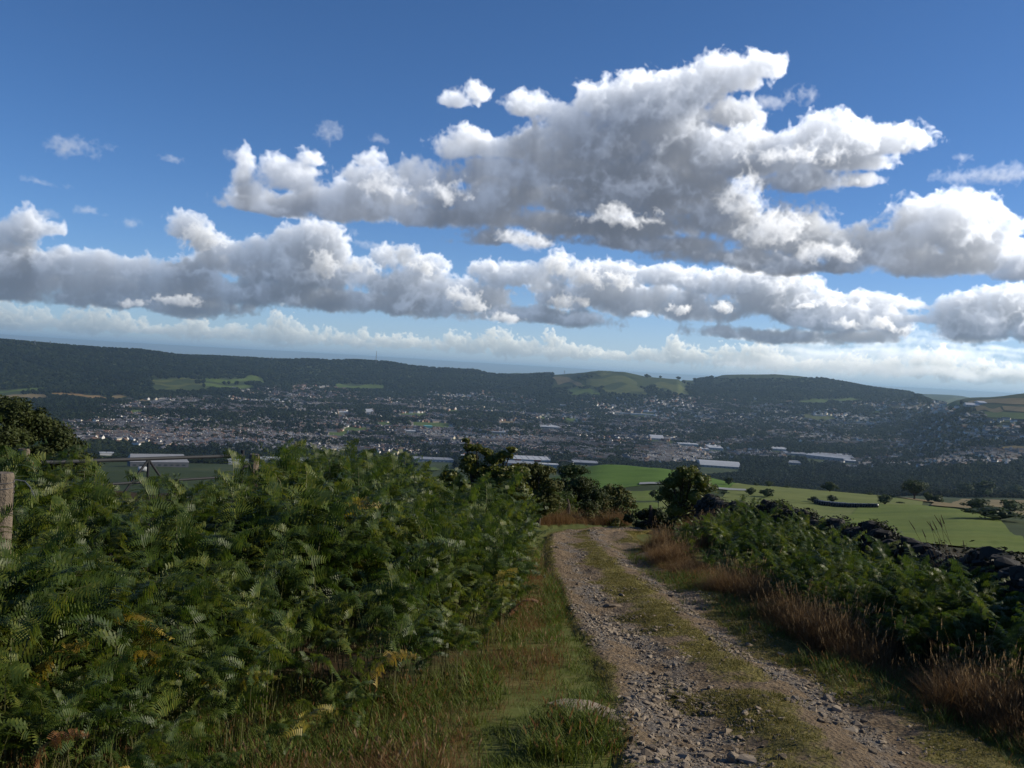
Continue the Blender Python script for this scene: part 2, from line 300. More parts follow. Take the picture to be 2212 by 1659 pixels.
class MB:
    """collects simple solids into one mesh"""
    def __init__(s): s.V=[];s.F=[];s.M=[]
    def add(s,V,Fc,m=0):
        k=len(s.V); s.V+= [tuple(v) for v in V]; s.F+=[tuple(i+k for i in f) for f in Fc]; s.M+=[m]*len(Fc)
    def box(s,c,d,rz=0,m=0,taper=1.0):
        x,y,z=[q/2 for q in d]; C,S=math.cos(rz),math.sin(rz); V=[]
        for (a,b,e) in ((-1,-1,-1),(1,-1,-1),(1,1,-1),(-1,1,-1),(-1,-1,1),(1,-1,1),(1,1,1),(-1,1,1)):
            t=taper if e>0 else 1
            X,Y=a*x*t,b*y*t; V.append((c[0]+X*C-Y*S,c[1]+X*S+Y*C,c[2]+e*z))
        s.add(V,[(0,3,2,1),(4,5,6,7),(0,1,5,4),(1,2,6,5),(2,3,7,6),(3,0,4,7)],m)
    def tube(s,pts,r,n=6,m=0,cap=True):
        pts=[Vector(p) for p in pts]; rs=r if isinstance(r,(list,tuple)) else [r]*len(pts); V=[];Fc=[]
        for i,p in enumerate(pts):
            t=(pts[min(i+1,len(pts)-1)]-pts[max(i-1,0)]).normalized()
            a=t.orthogonal().normalized() if i==0 else (a-t*a.dot(t)).normalized()
            b=t.cross(a)
            for k in range(n):
                q=2*math.pi*k/n; V.append(p+(a*math.cos(q)+b*math.sin(q))*rs[i])
        for i in range(len(pts)-1):
            for k in range(n): Fc.append((i*n+k,i*n+(k+1)%n,(i+1)*n+(k+1)%n,(i+1)*n+k))
        if cap: Fc+= [tuple(range(n-1,-1,-1)),tuple((len(pts)-1)*n+k for k in range(n))]
        s.add(V,Fc,m)
    def mesh(s,name,mats,smooth=False): return np_mesh(name,s.V,s.F,mats,s.M,smooth)
    def build(s,name,mats,parent=None,loc=None,smooth=False):
        return link(name,s.mesh(name,mats if isinstance(mats,(list,tuple)) else [mats],smooth),parent,loc)
# ------------------------------------------------------------------ materials
def new_mat(name):
    m=bpy.data.materials.new(name); m.use_nodes=True; N=m.node_tree.nodes; b=N['Principled BSDF']; return m,N,m.node_tree.links,b
def ramp(N,L,fac,cols):
    r=N.new('ShaderNodeValToRGB'); e=r.color_ramp.elements
    for i,(p,c) in enumerate(cols):
        q=e[i] if i<2 else e.new(p)
        q.position=p; q.color=(*c,1)
    L.new(fac,r.inputs[0]); return r.outputs[0]
def tex(N,L,scale,detail=4,coord='Object',rough=.6,vec=None):
    t=N.new('ShaderNodeTexNoise'); t.inputs['Scale'].default_value=scale; t.inputs['Detail'].default_value=detail; t.inputs['Roughness'].default_value=rough
    if vec is None:
        c=N.new('ShaderNodeTexCoord'); vec=c.outputs[coord]
    L.new(vec,t.inputs['Vector']); return t.outputs['Fac']
def solid(name,c1,c2=None,scale=6,rough=.85,spec=.3,bump=0,metal=0,coord='Object'):
    m,N,L,b=new_mat(name); b.inputs['Roughness'].default_value=rough; b.inputs['Specular IOR Level'].default_value=spec; b.inputs['Metallic'].default_value=metal
    if c2 is None: c2=tuple(q*.8 for q in c1)
    f=tex(N,L,scale,5,coord); L.new(ramp(N,L,f,[(.3,c1),(.7,c2)]),b.inputs['Base Color'])
    if bump:
        bn=N.new('ShaderNodeBump'); bn.inputs['Strength'].default_value=bump; bn.inputs['Distance'].default_value=.02
        L.new(tex(N,L,scale*4,4,coord),bn.inputs['Height']); L.new(bn.outputs[0],b.inputs['Normal'])
    return m
def leaf_mat(name,cols,trans=.3,rough=.5,spec=.35,patch=None):
    m,N,L,b=new_mat(name); b.inputs['Roughness'].default_value=rough; b.inputs['Specular IOR Level'].default_value=spec
    g=N.new('ShaderNodeNewGeometry'); oi=N.new('ShaderNodeObjectInfo')
    a=N.new('ShaderNodeMath'); a.operation='MULTIPLY_ADD'; L.new(g.outputs['Random Per Island'],a.inputs[0]); a.inputs[1].default_value=.45
    a2=N.new('ShaderNodeMath'); a2.operation='MULTIPLY'; L.new(oi.outputs['Random'],a2.inputs[0]); a2.inputs[1].default_value=.55
    L.new(a2.outputs[0],a.inputs[2])
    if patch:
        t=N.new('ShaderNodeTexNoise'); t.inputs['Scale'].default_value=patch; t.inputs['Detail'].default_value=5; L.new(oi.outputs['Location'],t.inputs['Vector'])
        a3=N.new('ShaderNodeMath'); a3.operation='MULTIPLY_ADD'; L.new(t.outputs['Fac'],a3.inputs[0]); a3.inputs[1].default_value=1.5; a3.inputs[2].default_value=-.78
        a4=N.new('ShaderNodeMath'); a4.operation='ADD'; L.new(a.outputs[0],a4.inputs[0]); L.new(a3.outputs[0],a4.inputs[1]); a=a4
    n=len(cols); c=ramp(N,L,a.outputs[0],[(.08+.84*i/(n-1),q) for i,q in enumerate(cols)])
    L.new(c,b.inputs['Base Color'])
    tr=N.new('ShaderNodeBsdfTranslucent')
    hs=N.new('ShaderNodeHueSaturation'); hs.inputs['Value'].default_value=1.5; hs.inputs['Saturation'].default_value=1.07; L.new(c,hs.inputs['Color']); L.new(hs.outputs[0],tr.inputs[0])
    mx=N.new('ShaderNodeMixShader'); mx.inputs[0].default_value=trans
    out=[q for q in N if q.type=='OUTPUT_MATERIAL'][0]
    L.new(b.outputs[0],mx.inputs[1]); L.new(tr.outputs[0],mx.inputs[2]); L.new(mx.outputs[0],out.inputs[0])
    return m
# ------------------------------------------------------------------ scatter of uncountable stuff (geometry nodes)
def scatter(name,protos,P,R,S,label,cat=None,parent=None):
    """P points, R euler angles, S scales (n,3); protos: list of unlinked objects, cycled at random"""
    P=np.asarray(P,np.float32); n=len(P)
    me=bpy.data.meshes.new(name); me.vertices.add(n); me.vertices.foreach_set('co',P.ravel())
    a=me.attributes.new('rot','FLOAT_VECTOR','POINT'); a.data.foreach_set('vector',np.asarray(R,np.float32).ravel())
    a=me.attributes.new('scl','FLOAT_VECTOR','POINT'); a.data.foreach_set('vector',np.asarray(S,np.float32).ravel())
    a=me.attributes.new('pick','INT','POINT'); a.data.foreach_set('value',np.random.default_rng(n).integers(0,len(protos),n).astype(np.int32))
    o=link(name,me,parent)
    ng=bpy.data.node_groups.new(name+'_nodes','GeometryNodeTree')
    ng.interface.new_socket('Geometry',in_out='INPUT',socket_type='NodeSocketGeometry'); ng.interface.new_socket('Geometry',in_out='OUTPUT',socket_type='NodeSocketGeometry')
    N=ng.nodes;L=ng.links; gi=N.new('NodeGroupInput'); go=N.new('NodeGroupOutput'); ip=N.new('GeometryNodeInstanceOnPoints')
    gt=N.new('GeometryNodeGeometryToInstance')
    for p in protos:
        ob=N.new('GeometryNodeObjectInfo'); ob.inputs[0].default_value=p; L.new(ob.outputs['Geometry'],gt.inputs[0])
    def at_(nm,t):
        q=N.new('GeometryNodeInputNamedAttribute'); q.data_type=t; q.inputs[0].default_value=nm; return q.outputs[0]
    L.new(gi.outputs[0],ip.inputs['Points']); L.new(gt.outputs[0],ip.inputs['Instance'])
    ip.inputs['Pick Instance'].default_value=True
    L.new(at_('pick','INT'),ip.inputs['Instance Index']); 
    er=N.new('FunctionNodeEulerToRotation'); L.new(at_('rot','FLOAT_VECTOR'),er.inputs[0]); L.new(er.outputs[0],ip.inputs['Rotation'])
    L.new(at_('scl','FLOAT_VECTOR'),ip.inputs['Scale']); L.new(ip.outputs[0],go.inputs[0])
    md=o.modifiers.new('scatter','NODES'); md.node_group=ng
    return tag(o,label,cat,None,'stuff')
def proto(name,me): return bpy.data.objects.new(name,me)
# ------------------------------------------------------------------ the track's line on the slope
_rows=[(1659,1345,2190),(1560,1335,2050),(1470,1310,1875),(1395,1265,1722),(1340,1237,1625),(1290,1212,1560),(1240,1195,1475),(1200,1187,1420),(1170,1186,1380),(1150,1193,1352)]
def track_line():
    Lp=[at(l,y) for y,l,r in _rows]; Rp=[at(r,y) for y,l,r in _rows]
    Lp=np.array([(p.x,p.y) for p in Lp]); Rp=np.array([(p.x,p.y) for p in Rp])
    d0l=(Lp[0]-Lp[1]); d0r=(Rp[0]-Rp[1])
    Lp=np.vstack([[Lp[0]+d0l/np.linalg.norm(d0l)*5],Lp]); Rp=np.vstack([[Rp[0]+d0r/np.linalg.norm(d0r)*5.2],Rp])
    l,r=Lp[-1],Rp[-1]; w=np.linalg.norm(r-l)
    Lp=np.vstack([Lp,[l+(.8,2.6)],[l+(3.2,4.6)],[l+(7,6)],[l+(12,7.2)]]); Rp=np.vstack([Rp,[r+(1.2,.6)],[r+(3.2,2.0)],[r+(6,3.2)],[r+(11,4.4)]])
    t=np.arange(len(Lp)); q=np.linspace(0,len(Lp)-1,700)
    def sm(P):
        o=np.array([np.interp(q,t,P[:,k]) for k in (0,1)]).T
        k=np.hanning(91); k/=k.sum(); pad=np.pad(o,[(45,45),(0,0)],mode='reflect',reflect_type='odd')
        return np.array([np.convolve(pad[:,c],k,'valid') for c in (0,1)]).T
    return sm(Lp),sm(Rp)
TL,TR=track_line(); TC=(TL+TR)/2; TW=np.linalg.norm(TR-TL,axis=1)/2
def track_coord(x,y):
    """signed cross position (-1..1 on the track) and row of the nearest cross-section"""
    P=np.stack([np.ravel(x),np.ravel(y)],1); s=np.zeros(len(P)); r=np.zeros(len(P),int)
    for a in range(0,len(P),20000):
        q=P[a:a+20000]; d=((q[:,None,:]-TC[None,::4,:])**2).sum(2); k=np.argmin(d,1)*4
        ax=(TR[k]-TL[k])/2; s[a:a+20000]=((q-TC[k])*ax).sum(1)/(ax**2).sum(1); r[a:a+20000]=k
    return s.reshape(np.shape(x)),r.reshape(np.shape(x))
# ------------------------------------------------------------------ ground sheet
def ground_mat():
    m,N,L,b=new_mat('hillside_earth_and_grass'); b.inputs['Roughness'].default_value=.95; b.inputs['Specular IOR Level'].default_value=.1
    g=N.new('ShaderNodeNewGeometry')
    far=ramp(N,L,tex(N,L,.012,8,vec=g.outputs['Position'],rough=.7),[(.3,(.022,.034,.012)),(.5,(.034,.05,.017)),(.62,(.05,.062,.022)),(.75,(.075,.07,.032))])
    co=N.new('ShaderNodeAttribute'); co.attribute_name='coast'; m0=N.new('ShaderNodeMix'); m0.data_type='RGBA'; L.new(co.outputs['Fac'],m0.inputs[0]); L.new(far,m0.inputs[6]); m0.inputs[7].default_value=(.15,.16,.11,1); far=m0.outputs[2]  # distant land: pale fields, with haze paleness also put into the colour
    ver=ramp(N,L,tex(N,L,3.0,6,vec=g.outputs['Position'],rough=.7),[(.3,(.07,.085,.02)),(.5,(.105,.12,.032)),(.7,(.15,.125,.05))])
    lit=ramp(N,L,tex(N,L,6.0,6,vec=g.outputs['Position'],rough=.7),[(.3,(.022,.017,.01)),(.6,(.05,.034,.018)),(.75,(.03,.034,.012))])
    a1=N.new('ShaderNodeAttribute'); a1.attribute_name='verge'; a2=N.new('ShaderNodeAttribute'); a2.attribute_name='near'
    m1=N.new('ShaderNodeMix'); m1.data_type='RGBA'; L.new(a1.outputs['Fac'],m1.inputs[0]); L.new(lit,m1.inputs[6]); L.new(ver,m1.inputs[7])
    m2=N.new('ShaderNodeMix'); m2.data_type='RGBA'; L.new(a2.outputs['Fac'],m2.inputs[0]); L.new(far,m2.inputs[6]); L.new(m1.outputs[2],m2.inputs[7])
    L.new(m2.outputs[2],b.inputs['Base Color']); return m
def build_ground():
    az=np.concatenate([np.arange(-120,-34,4.0),np.arange(-34,34.01,.15),np.arange(38,121,4.0)])
    r=np.concatenate([[.05,.5],np.exp(np.arange(math.log(.9),math.log(75000),.0135)),[75000]])
    A,Rr=np.meshgrid(np.radians(az),r); X=Rr*np.sin(A); Y=Rr*np.cos(A); Z=H(X,Y)
    near=1-sstep(24,42,Rr)
    k=Rr<70; s=np.full(X.shape,9.0); s[k],_=track_coord(X[k],Y[k]); wd=np.full(X.shape,1.2)
    Z=Z-np.where(abs(s)<.93,.05,0)*(Rr<60)
    nz=.12*vn(X,Y,1.3,9)
    verge=sstep(2.3,1.5,-s+nz*3)*(s<0)+ (s>=0)*sstep(1.7,1.2,s+nz*3)
    verge=np.maximum(verge,(X>-.7)*(X<2.5)*(Y<5.5)*1.0)
    n,mm=X.shape; i=np.arange(n-1)[:,None]*mm+np.arange(mm-1)[None,:]
    Fc=np.stack([i,i+1,i+mm+1,i+mm],-1).reshape(-1,4)[:,::-1]
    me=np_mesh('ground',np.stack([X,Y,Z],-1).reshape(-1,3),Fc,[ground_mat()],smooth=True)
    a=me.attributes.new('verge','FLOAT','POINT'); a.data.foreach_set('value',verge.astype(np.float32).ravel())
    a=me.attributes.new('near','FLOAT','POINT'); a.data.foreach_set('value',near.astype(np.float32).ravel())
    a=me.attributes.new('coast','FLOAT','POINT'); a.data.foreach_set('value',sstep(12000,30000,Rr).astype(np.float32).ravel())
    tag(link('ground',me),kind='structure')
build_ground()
# ------------------------------------------------------------------ gravel track
def bands(s,row,x,y):
    """gravel and grass cover on the track"""
    v=row/699.0
    n1=vn(x,y,.55,21); n2=vn(x,y,.17,22); n3=vn(x,y,1.6,23)
    sb=np.interp(v,[0,.1,.25,.4,.55,.7,1],[.32,.32,.36,.4,.25,-.05,0])
    gb=np.exp(-((s-sb+.16*n3+.07*n1)/.17)**2)
    gl=np.exp(-((s+.55+.16*n3+.1*n1)/np.interp(v,[0,.3,.6,1],[.34,.26,.2,.2]))**2)
    gravel=np.clip(gb*.8+gl*np.interp(v,[0,.35,.6,1],[.9,.75,.5,.4])+.6*n1+.3*n2-.02,0,1)
    mid=(sb-.62)/2
    grass=np.exp(-((s-mid-.03)/(.36+.18*n3))**2)*np.interp(v,[0,.15,.4,1],[.5,.82,.95,1.05])+sstep(np.interp(v,[0,.15,.3],[.42,.42,.5]),.9,s+.3*n3)*.9+sstep(-.86,-1.05,s+.1*n1)
    grass=np.clip(grass-.6*gb-.45*gl*(s<0)+.6*n1+.35*n2+.15*n3,0,1)
    return gravel,grass
def track_mat():
    m,N,L,b=new_mat('stony_dirt_and_turf'); b.inputs['Roughness'].default_value=.92; b.inputs['Specular IOR Level'].default_value=.2
    g=N.new('ShaderNodeNewGeometry'); P=g.outputs['Position']
    dirt=ramp(N,L,tex(N,L,9,8,vec=P,rough=.75),[(.3,(.086,.059,.036)),(.5,(.156,.112,.068)),(.68,(.225,.17,.11))])
    vr=N.new('ShaderNodeTexVoronoi'); vr.inputs['Scale'].default_value=26; L.new(P,vr.inputs['Vector'])
    grv=N.new('ShaderNodeMix'); grv.data_type='RGBA'; grv.inputs[0].default_value=.0
    L.new(ramp(N,L,tex(N,L,40,4,vec=P),[(.3,(.09,.07,.052)),(.7,(.24,.195,.15))]),grv.inputs[6]); L.new(vr.outputs['Color'],grv.inputs[7])
    gh=N.new('ShaderNodeHueSaturation'); gh.inputs['Saturation'].default_value=.5; gh.inputs['Value'].default_value=.85; L.new(grv.outputs[2],gh.inputs['Color'])
    grs=ramp(N,L,tex(N,L,14,7,vec=P,rough=.8),[(.3,(.08,.074,.018)),(.5,(.15,.13,.034)),(.7,(.20,.155,.06))])
    a1=N.new('ShaderNodeAttribute'); a1.attribute_name='gravel'; a2=N.new('ShaderNodeAttribute'); a2.attribute_name='grass'
    def thr(a,sc_,lo,hi):
        q=N.new('ShaderNodeMath'); q.operation='MULTIPLY_ADD'; L.new(tex(N,L,sc_,5,vec=P,rough=.8),q.inputs[0]); q.inputs[1].default_value=1.3; L.new(a.outputs['Fac'],q.inputs[2])
        r=N.new('ShaderNodeMapRange'); r.inputs[1].default_value=lo; r.inputs[2].default_value=hi; L.new(q.outputs[0],r.inputs[0]); return r.outputs[0]
    m1=N.new('ShaderNodeMix'); m1.data_type='RGBA'; L.new(thr(a1,17,.95,1.35),m1.inputs[0]); L.new(dirt,m1.inputs[6]); L.new(gh.outputs[0],m1.inputs[7])
    m2=N.new('ShaderNodeMix'); m2.data_type='RGBA'; L.new(thr(a2,11,.95,1.25),m2.inputs[0]); L.new(m1.outputs[2],m2.inputs[6]); L.new(grs,m2.inputs[7])
    L.new(m2.outputs[2],b.inputs['Base Color'])
    bn=N.new('ShaderNodeBump'); bn.inputs['Strength'].default_value=.9; bn.inputs['Distance'].default_value=.03
    ad=N.new('ShaderNodeMath'); ad.operation='ADD'; L.new(tex(N,L,22,8,vec=P,rough=.8),ad.inputs[0]); L.new(vr.outputs['Distance'],ad.inputs[1])
    L.new(ad.outputs[0],bn.inputs['Height']); L.new(bn.outputs[0],b.inputs['Normal'])
    return m
def track_z(x,y,s,row):
    v=row/699.0
    rut=-.05*np.exp(-((s+.6)/.25)**2)-.045*np.exp(-((s-.45)/.2)**2)+.035*np.exp(-((s-.0)/.25)**2)
    rel=.022*vn(x,y,.33,31)+.014*vn(x,y,.12,32)+.03*vn(x,y,1.1,33)
    return H(x,y)+.045+(rut+rel)*sstep(1.15,.9,abs(s))-.09*sstep(.93,1.14,abs(s))
def build_track():
    s=np.linspace(-1.14,1.14,95); q=np.arange(0,700,1)
    S,Q=np.meshgrid(s,q); X=TC[Q,0]+(TR[Q,0]-TL[Q,0])/2*S; Y=TC[Q,1]+(TR[Q,1]-TL[Q,1])/2*S
    Z=track_z(X,Y,S,Q); gv,gs=bands(S,Q,X,Y)
    n,mm=X.shape; i=np.arange(n-1)[:,None]*mm+np.arange(mm-1)[None,:]
    Fc=np.stack([i,i+1,i+mm+1,i+mm],-1).reshape(-1,4)
    me=np_mesh('gravel_track',np.stack([X,Y,Z],-1).reshape(-1,3),Fc,[track_mat()],smooth=True)
    for nm,v in (('gravel',gv),('grass',gs)):
        a=me.attributes.new(nm,'FLOAT','POINT'); a.data.foreach_set('value',v.astype(np.float32).ravel())
    tag(link('gravel_track',me),kind='structure')
build_track()
# ------------------------------------------------------------------ fields: sheets draped over the slopes
def field_mat(name,c1,c2,c3,scale,stripe=0):
    m,N,L,b=new_mat(name); b.inputs['Roughness'].default_value=.95; b.inputs['Specular IOR Level'].default_value=.1
    g=N.new('ShaderNodeNewGeometry')
    f=tex(N,L,scale,8,vec=g.outputs['Position'],rough=.72)
    f2=tex(N,L,scale*28,6,vec=g.outputs['Position'],rough=.8); mu=N.new('ShaderNodeMix'); mu.data_type='RGBA'; mu.blend_type='MULTIPLY'; mu.inputs[0].default_value=1
    L.new(ramp(N,L,f,[(.3,c1),(.5,c2),(.7,c3)]),mu.inputs[6]); L.new(ramp(N,L,f2,[(.3,(.62,.66,.6)),(.7,(1.0,1.0,1.0))]),mu.inputs[7])
    L.new(mu.outputs[2],b.inputs['Base Color']); return m
FM={'green':field_mat('far_pasture',(.05,.085,.018),(.085,.125,.028),(.12,.15,.04),.02),
    'olive':field_mat('far_rough_pasture',(.055,.075,.022),(.085,.10,.034),(.12,.12,.05),.02),
    'tan':field_mat('far_stubble',(.13,.10,.045),(.20,.15,.075),(.25,.19,.10),.015),
    'orange':field_mat('far_bare_field',(.2,.13,.05),(.27,.17,.07),(.3,.2,.1),.02),
    'dome':field_mat('bright_pasture',(.062,.12,.016),(.085,.155,.022),(.115,.18,.034),.05),
    'hay':field_mat('pale_mown_grass',(.11,.135,.04),(.15,.175,.05),(.195,.205,.07),.045),
    'hay2':field_mat('mown_grass',(.09,.13,.022),(.125,.165,.03),(.165,.19,.045),.045),
    'dry':field_mat('dry_grassland',(.15,.12,.06),(.20,.155,.08),(.26,.20,.11),.02),
    'pale':field_mat('pale_surface',(.24,.25,.26),(.30,.31,.32),(.36,.37,.37),.05)}
FIELDS=[]   # polygons in picture units, kept for leaving trees out
def field(px,mat,lift=.6,name='field',nu=26,nv=14,dist=None):
    """px: corners near-left, near-right, far-right, far-left"""
    if dist: d=list(dist); a=[math.radians(azel(*p)[0]) for p in px]
    else:
        P=[at(*p) for p in px]; d=[max(math.hypot(p.x,p.y),1) for p in P]; a=[math.atan2(p.x,p.y) for p in P]
    u,v=np.meshgrid(np.linspace(0,1,nu),np.linspace(0,1,nv))
    bl=lambda q:q[0]*(1-u)*(1-v)+q[1]*u*(1-v)+q[2]*u*v+q[3]*(1-u)*v
    D=np.exp(bl([math.log(k) for k in d])); A=bl(a)
    w=np.sin(u*math.pi*2.2+px[0][0])*(.012 if mat!='pale' else .003)*np.abs(2*v-1)
    D=D*(1+w); X=D*np.sin(A); Y=D*np.cos(A); Z=H(X,Y)+lift*np.clip(D/320,.16,1)
    n,mm=X.shape; i=np.arange(n-1)[:,None]*mm+np.arange(mm-1)[None,:]
    me=np_mesh(name,np.stack([X,Y,Z],-1).reshape(-1,3),np.stack([i,i+1,i+mm+1,i+mm],-1).reshape(-1,4),[FM[mat]],smooth=True)
    tag(link(name,me),kind='structure'); FIELDS.append(px)
Q=lambda x0,x1,y0,y1,dy=0,sk=0:[(x0-sk,y1),(x1-sk,y1+dy),(x1+sk,y0+dy),(x0+sk,y0)]
far_fields=[([(-60,853),(70,845),(118,838),(-60,845)],'green'),([(-60,866),(108,862),(95,852),(-60,856)],'tan'),([(112,852),(242,864),(214,853),(100,849)],'orange'),([(242,859),(290,861),(270,855),(236,853)],'tan'),
 ([(293,868),(340,868),(330,864),(293,864)],'tan'),(Q(441,540,820,827,-1),'green'),(Q(441,548,831,838,2),'green'),([(545,825),(572,826),(566,814),(532,811)],'green'),(Q(330,430,820,824),'olive'),(Q(335,440,830,834),'olive'),(Q(330,400,840,843),'olive'),(Q(280,310,886,893),'green'),
 (Q(725,830,829,838,4),'green'),([(1205,828),(1262,834),(1248,823),(1190,814)],'tan'),(Q(1266,1376,818,832,5),'olive'),([(1236,852),(1299,855),(1290,841),(1226,838)],'green'),([(1310,848),(1400,854),(1390,838),(1300,838)],'olive'),([(1420,840),(1490,855),(1478,838),(1412,830)],'olive'),([(1300,812),(1400,818),(1380,806),(1270,805)],'olive'),
 ([(890,922),(985,927),(965,913),(884,911)],'green'),(Q(814,847,912,921),'green'),([(736,934),(803,930),(800,923),(745,923)],'green'),([(700,944),(755,944),(748,934),(704,932)],'green'),(Q(861,920,892,899),'green'),(Q(964,996,886,891),'green'),(Q(1075,1115,909,917),'tan'),(Q(972,1010,947,952),'green'),([(905,1018),(950,1018),(940,1011),(913,1011)],'green'),(Q(1163,1185,901,905),'green'),(Q(1220,1246,903,909),'green'),
 (Q(1687,1712,866,870),'orange'),([(1720,871),(1785,871),(1800,863),(1735,864)],'green'),([(1800,868),(1870,866),(1850,861),(1800,862)],'green'),(Q(1735,1804,895,906,3),'olive'),([(1905,882),(1990,880),(2010,874),(1915,877)],'tan'),(Q(1882,1902,888,893),'green'),(Q(2043,2076,872,881,-1),'green'),([(2111,889),(2168,890),(2160,881),(2105,880)],'tan'),([(2170,890),(2330,893),(2330,880),(2165,880)],'tan'),([(2132,905),(2330,910),(2330,896),(2126,893)],'green'),(Q(2154,2200,911,916),'olive'),(Q(2150,2190,921,925),'olive'),([(2158,971),(2330,975),(2330,962),(2172,962)],'tan'),
 ([(2030,868),(2330,868),(2330,846),(2060,858)],'olive'),([(2100,876),(2330,878),(2330,866),(2090,870)],'tan')]
for px,mt in far_fields: field(px,mt,1.5)
# nearer fields on this side of the valley
field([(1262,1057),(1640,1062),(1640,1030),(1190,1006)],'dome',.15,nu=80,nv=30,dist=(348,400,560,575))
field([(1180,1030),(1262,1057),(1200,1006),(1150,1005)],'dome',.15,dist=(330,345,575,560))
field([(1320,1120),(1420,1100),(1425,1044),(1320,1050)],'hay2',.2,nu=30,dist=(48,48,340,335))
field([(1420,1120),(1890,1120),(1985,1096),(1425,1066)],'hay',.26,nu=60,nv=70,dist=(48,200,330,335))
field([(1560,1076),(1990,1100),(2000,1064),(1600,1036)],'hay',.34,nu=60,nv=30,dist=(330,330,520,520))
field([(1700,1140),(2300,1140),(2120,1106),(1860,1100)],'hay2',.40,nu=80,nv=120,dist=(42,30,352,345))
field([(1880,1050),(1950,1050),(1955,1036),(1885,1038)],'tan',.5)
field([(1850,1062),(2085,1086),(2095,1066),(1870,1050)],'dry',.55,nu=40,dist=(525,350,620,760))
field([(2010,1092),(2330,1110),(2330,1040),(2080,1046)],'dry',.8,nu=40,nv=24,dist=(352,330,1250,900))
field([(1380,1048),(1612,1068),(1610,1063),(1382,1043)],'pale',.5,'farm_lane',nu=40,nv=4,dist=(372,381,392,384))
# ------------------------------------------------------------------ leafy crowns
def leaf_cloud(n,size,seed,clumps=26,spread=.34,shell=.78,flat=1.0,core=True,rag=.25):
    """n leaf quads in clumps over a unit ball, each leaf a face of its own; returns verts, quads"""
    r=np.random.default_rng(seed)
    c=r.normal(size=(clumps,3)); c/=np.linalg.norm(c,axis=1)[:,None]; c[:,2]=np.abs(c[:,2]*.9)-.25
    c*=(shell*(1+r.uniform(-rag,rag,(clumps,1))))
    k=r.integers(0,clumps,n); o=r.normal(size=(n,3)); o/=np.linalg.norm(o,axis=1)[:,None]
    P=c[k]+o*(r.uniform(.25,1,(n,1))**.5)*spread*(r.uniform(.6,1.3,clumps)[k])[:,None]
    nrm=o*.8+c[k]*.5+r.normal(size=(n,3))*.55; nrm/=np.linalg.norm(nrm,axis=1)[:,None]
    t=np.cross(nrm,r.normal(size=(n,3))); t/=np.linalg.norm(t,axis=1)[:,None]; b=np.cross(nrm,t)
    s=size*r.uniform(.6,1.4,(n,1))
    V=np.stack([P-t*s,P+b*s*.55,P+t*s,P-b*s*.55],1); V[...,2]*=flat
    Fq=np.arange(n*4).reshape(n,4)
    return V.reshape(-1,3),Fq
def join(parts):
    Vs,Fs,k=[],[],0
    for V,Fq in parts:
        Vs.append(V); Fs.append(Fq+k); k+=len(V)
    return np.vstack(Vs),np.vstack(Fs)
def ball(rx,ry,rz,c=(0,0,0),seed=0,rough=.12,nu=10,nv=6):
    r=np.random.default_rng(seed); V=[];Fq=[]
    for j in range(nv+1):
        ph=math.pi*j/nv
        for i in range(nu):
            th=2*math.pi*i/nu; q=1+r.uniform(-rough,rough)
            V.append((c[0]+rx*q*math.sin(ph)*math.cos(th),c[1]+ry*q*math.sin(ph)*math.sin(th),c[2]+rz*q*math.cos(ph)))
    for j in range(nv):
        for i in range(nu): Fq.append((j*nu+i,(j+1)*nu+i,(j+1)*nu+(i+1)%nu,j*nu+(i+1)%nu))
    return np.array(V),np.array(Fq)
LM_wood=leaf_mat('woodland_leaves_cloud_shade',[(.005,.010,.005),(.008,.016,.007),(.013,.024,.009),(.024,.036,.012),(.036,.045,.016)],.12,.75,.1,patch=.0045)  # leaf colours darkened to carry the cloud shadow over ridge and valley woods
LM_bush=leaf_mat('field_bush_leaves',[(.022,.036,.010),(.036,.056,.014),(.055,.075,.02)],.2,.6,.2)
LM_haw=leaf_mat('hawthorn_leaves',[(.024,.040,.008),(.046,.068,.012),(.078,.098,.018),(.12,.115,.022)],.3,.5,.3)
LM_gorse=leaf_mat('gorse_leaves',[(.017,.025,.007),(.032,.044,.010),(.056,.066,.014),(.082,.075,.018)],.15,.65,.2)
M_bark=solid('dark_bark',(.06,.045,.033),(.03,.023,.018),9,bump=.6)
def wood_tree_mesh(seed):
    r=random.Random(seed)
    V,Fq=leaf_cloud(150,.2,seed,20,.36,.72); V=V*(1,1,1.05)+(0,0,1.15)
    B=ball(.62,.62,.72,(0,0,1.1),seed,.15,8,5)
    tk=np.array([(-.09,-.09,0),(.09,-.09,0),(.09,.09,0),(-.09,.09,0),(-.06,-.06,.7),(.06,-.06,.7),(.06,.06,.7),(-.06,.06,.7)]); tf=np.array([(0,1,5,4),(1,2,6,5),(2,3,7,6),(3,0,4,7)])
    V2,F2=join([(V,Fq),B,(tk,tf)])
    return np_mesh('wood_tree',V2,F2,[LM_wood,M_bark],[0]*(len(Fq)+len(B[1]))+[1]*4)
WT=[wood_tree_mesh(s) for s in range(5)]
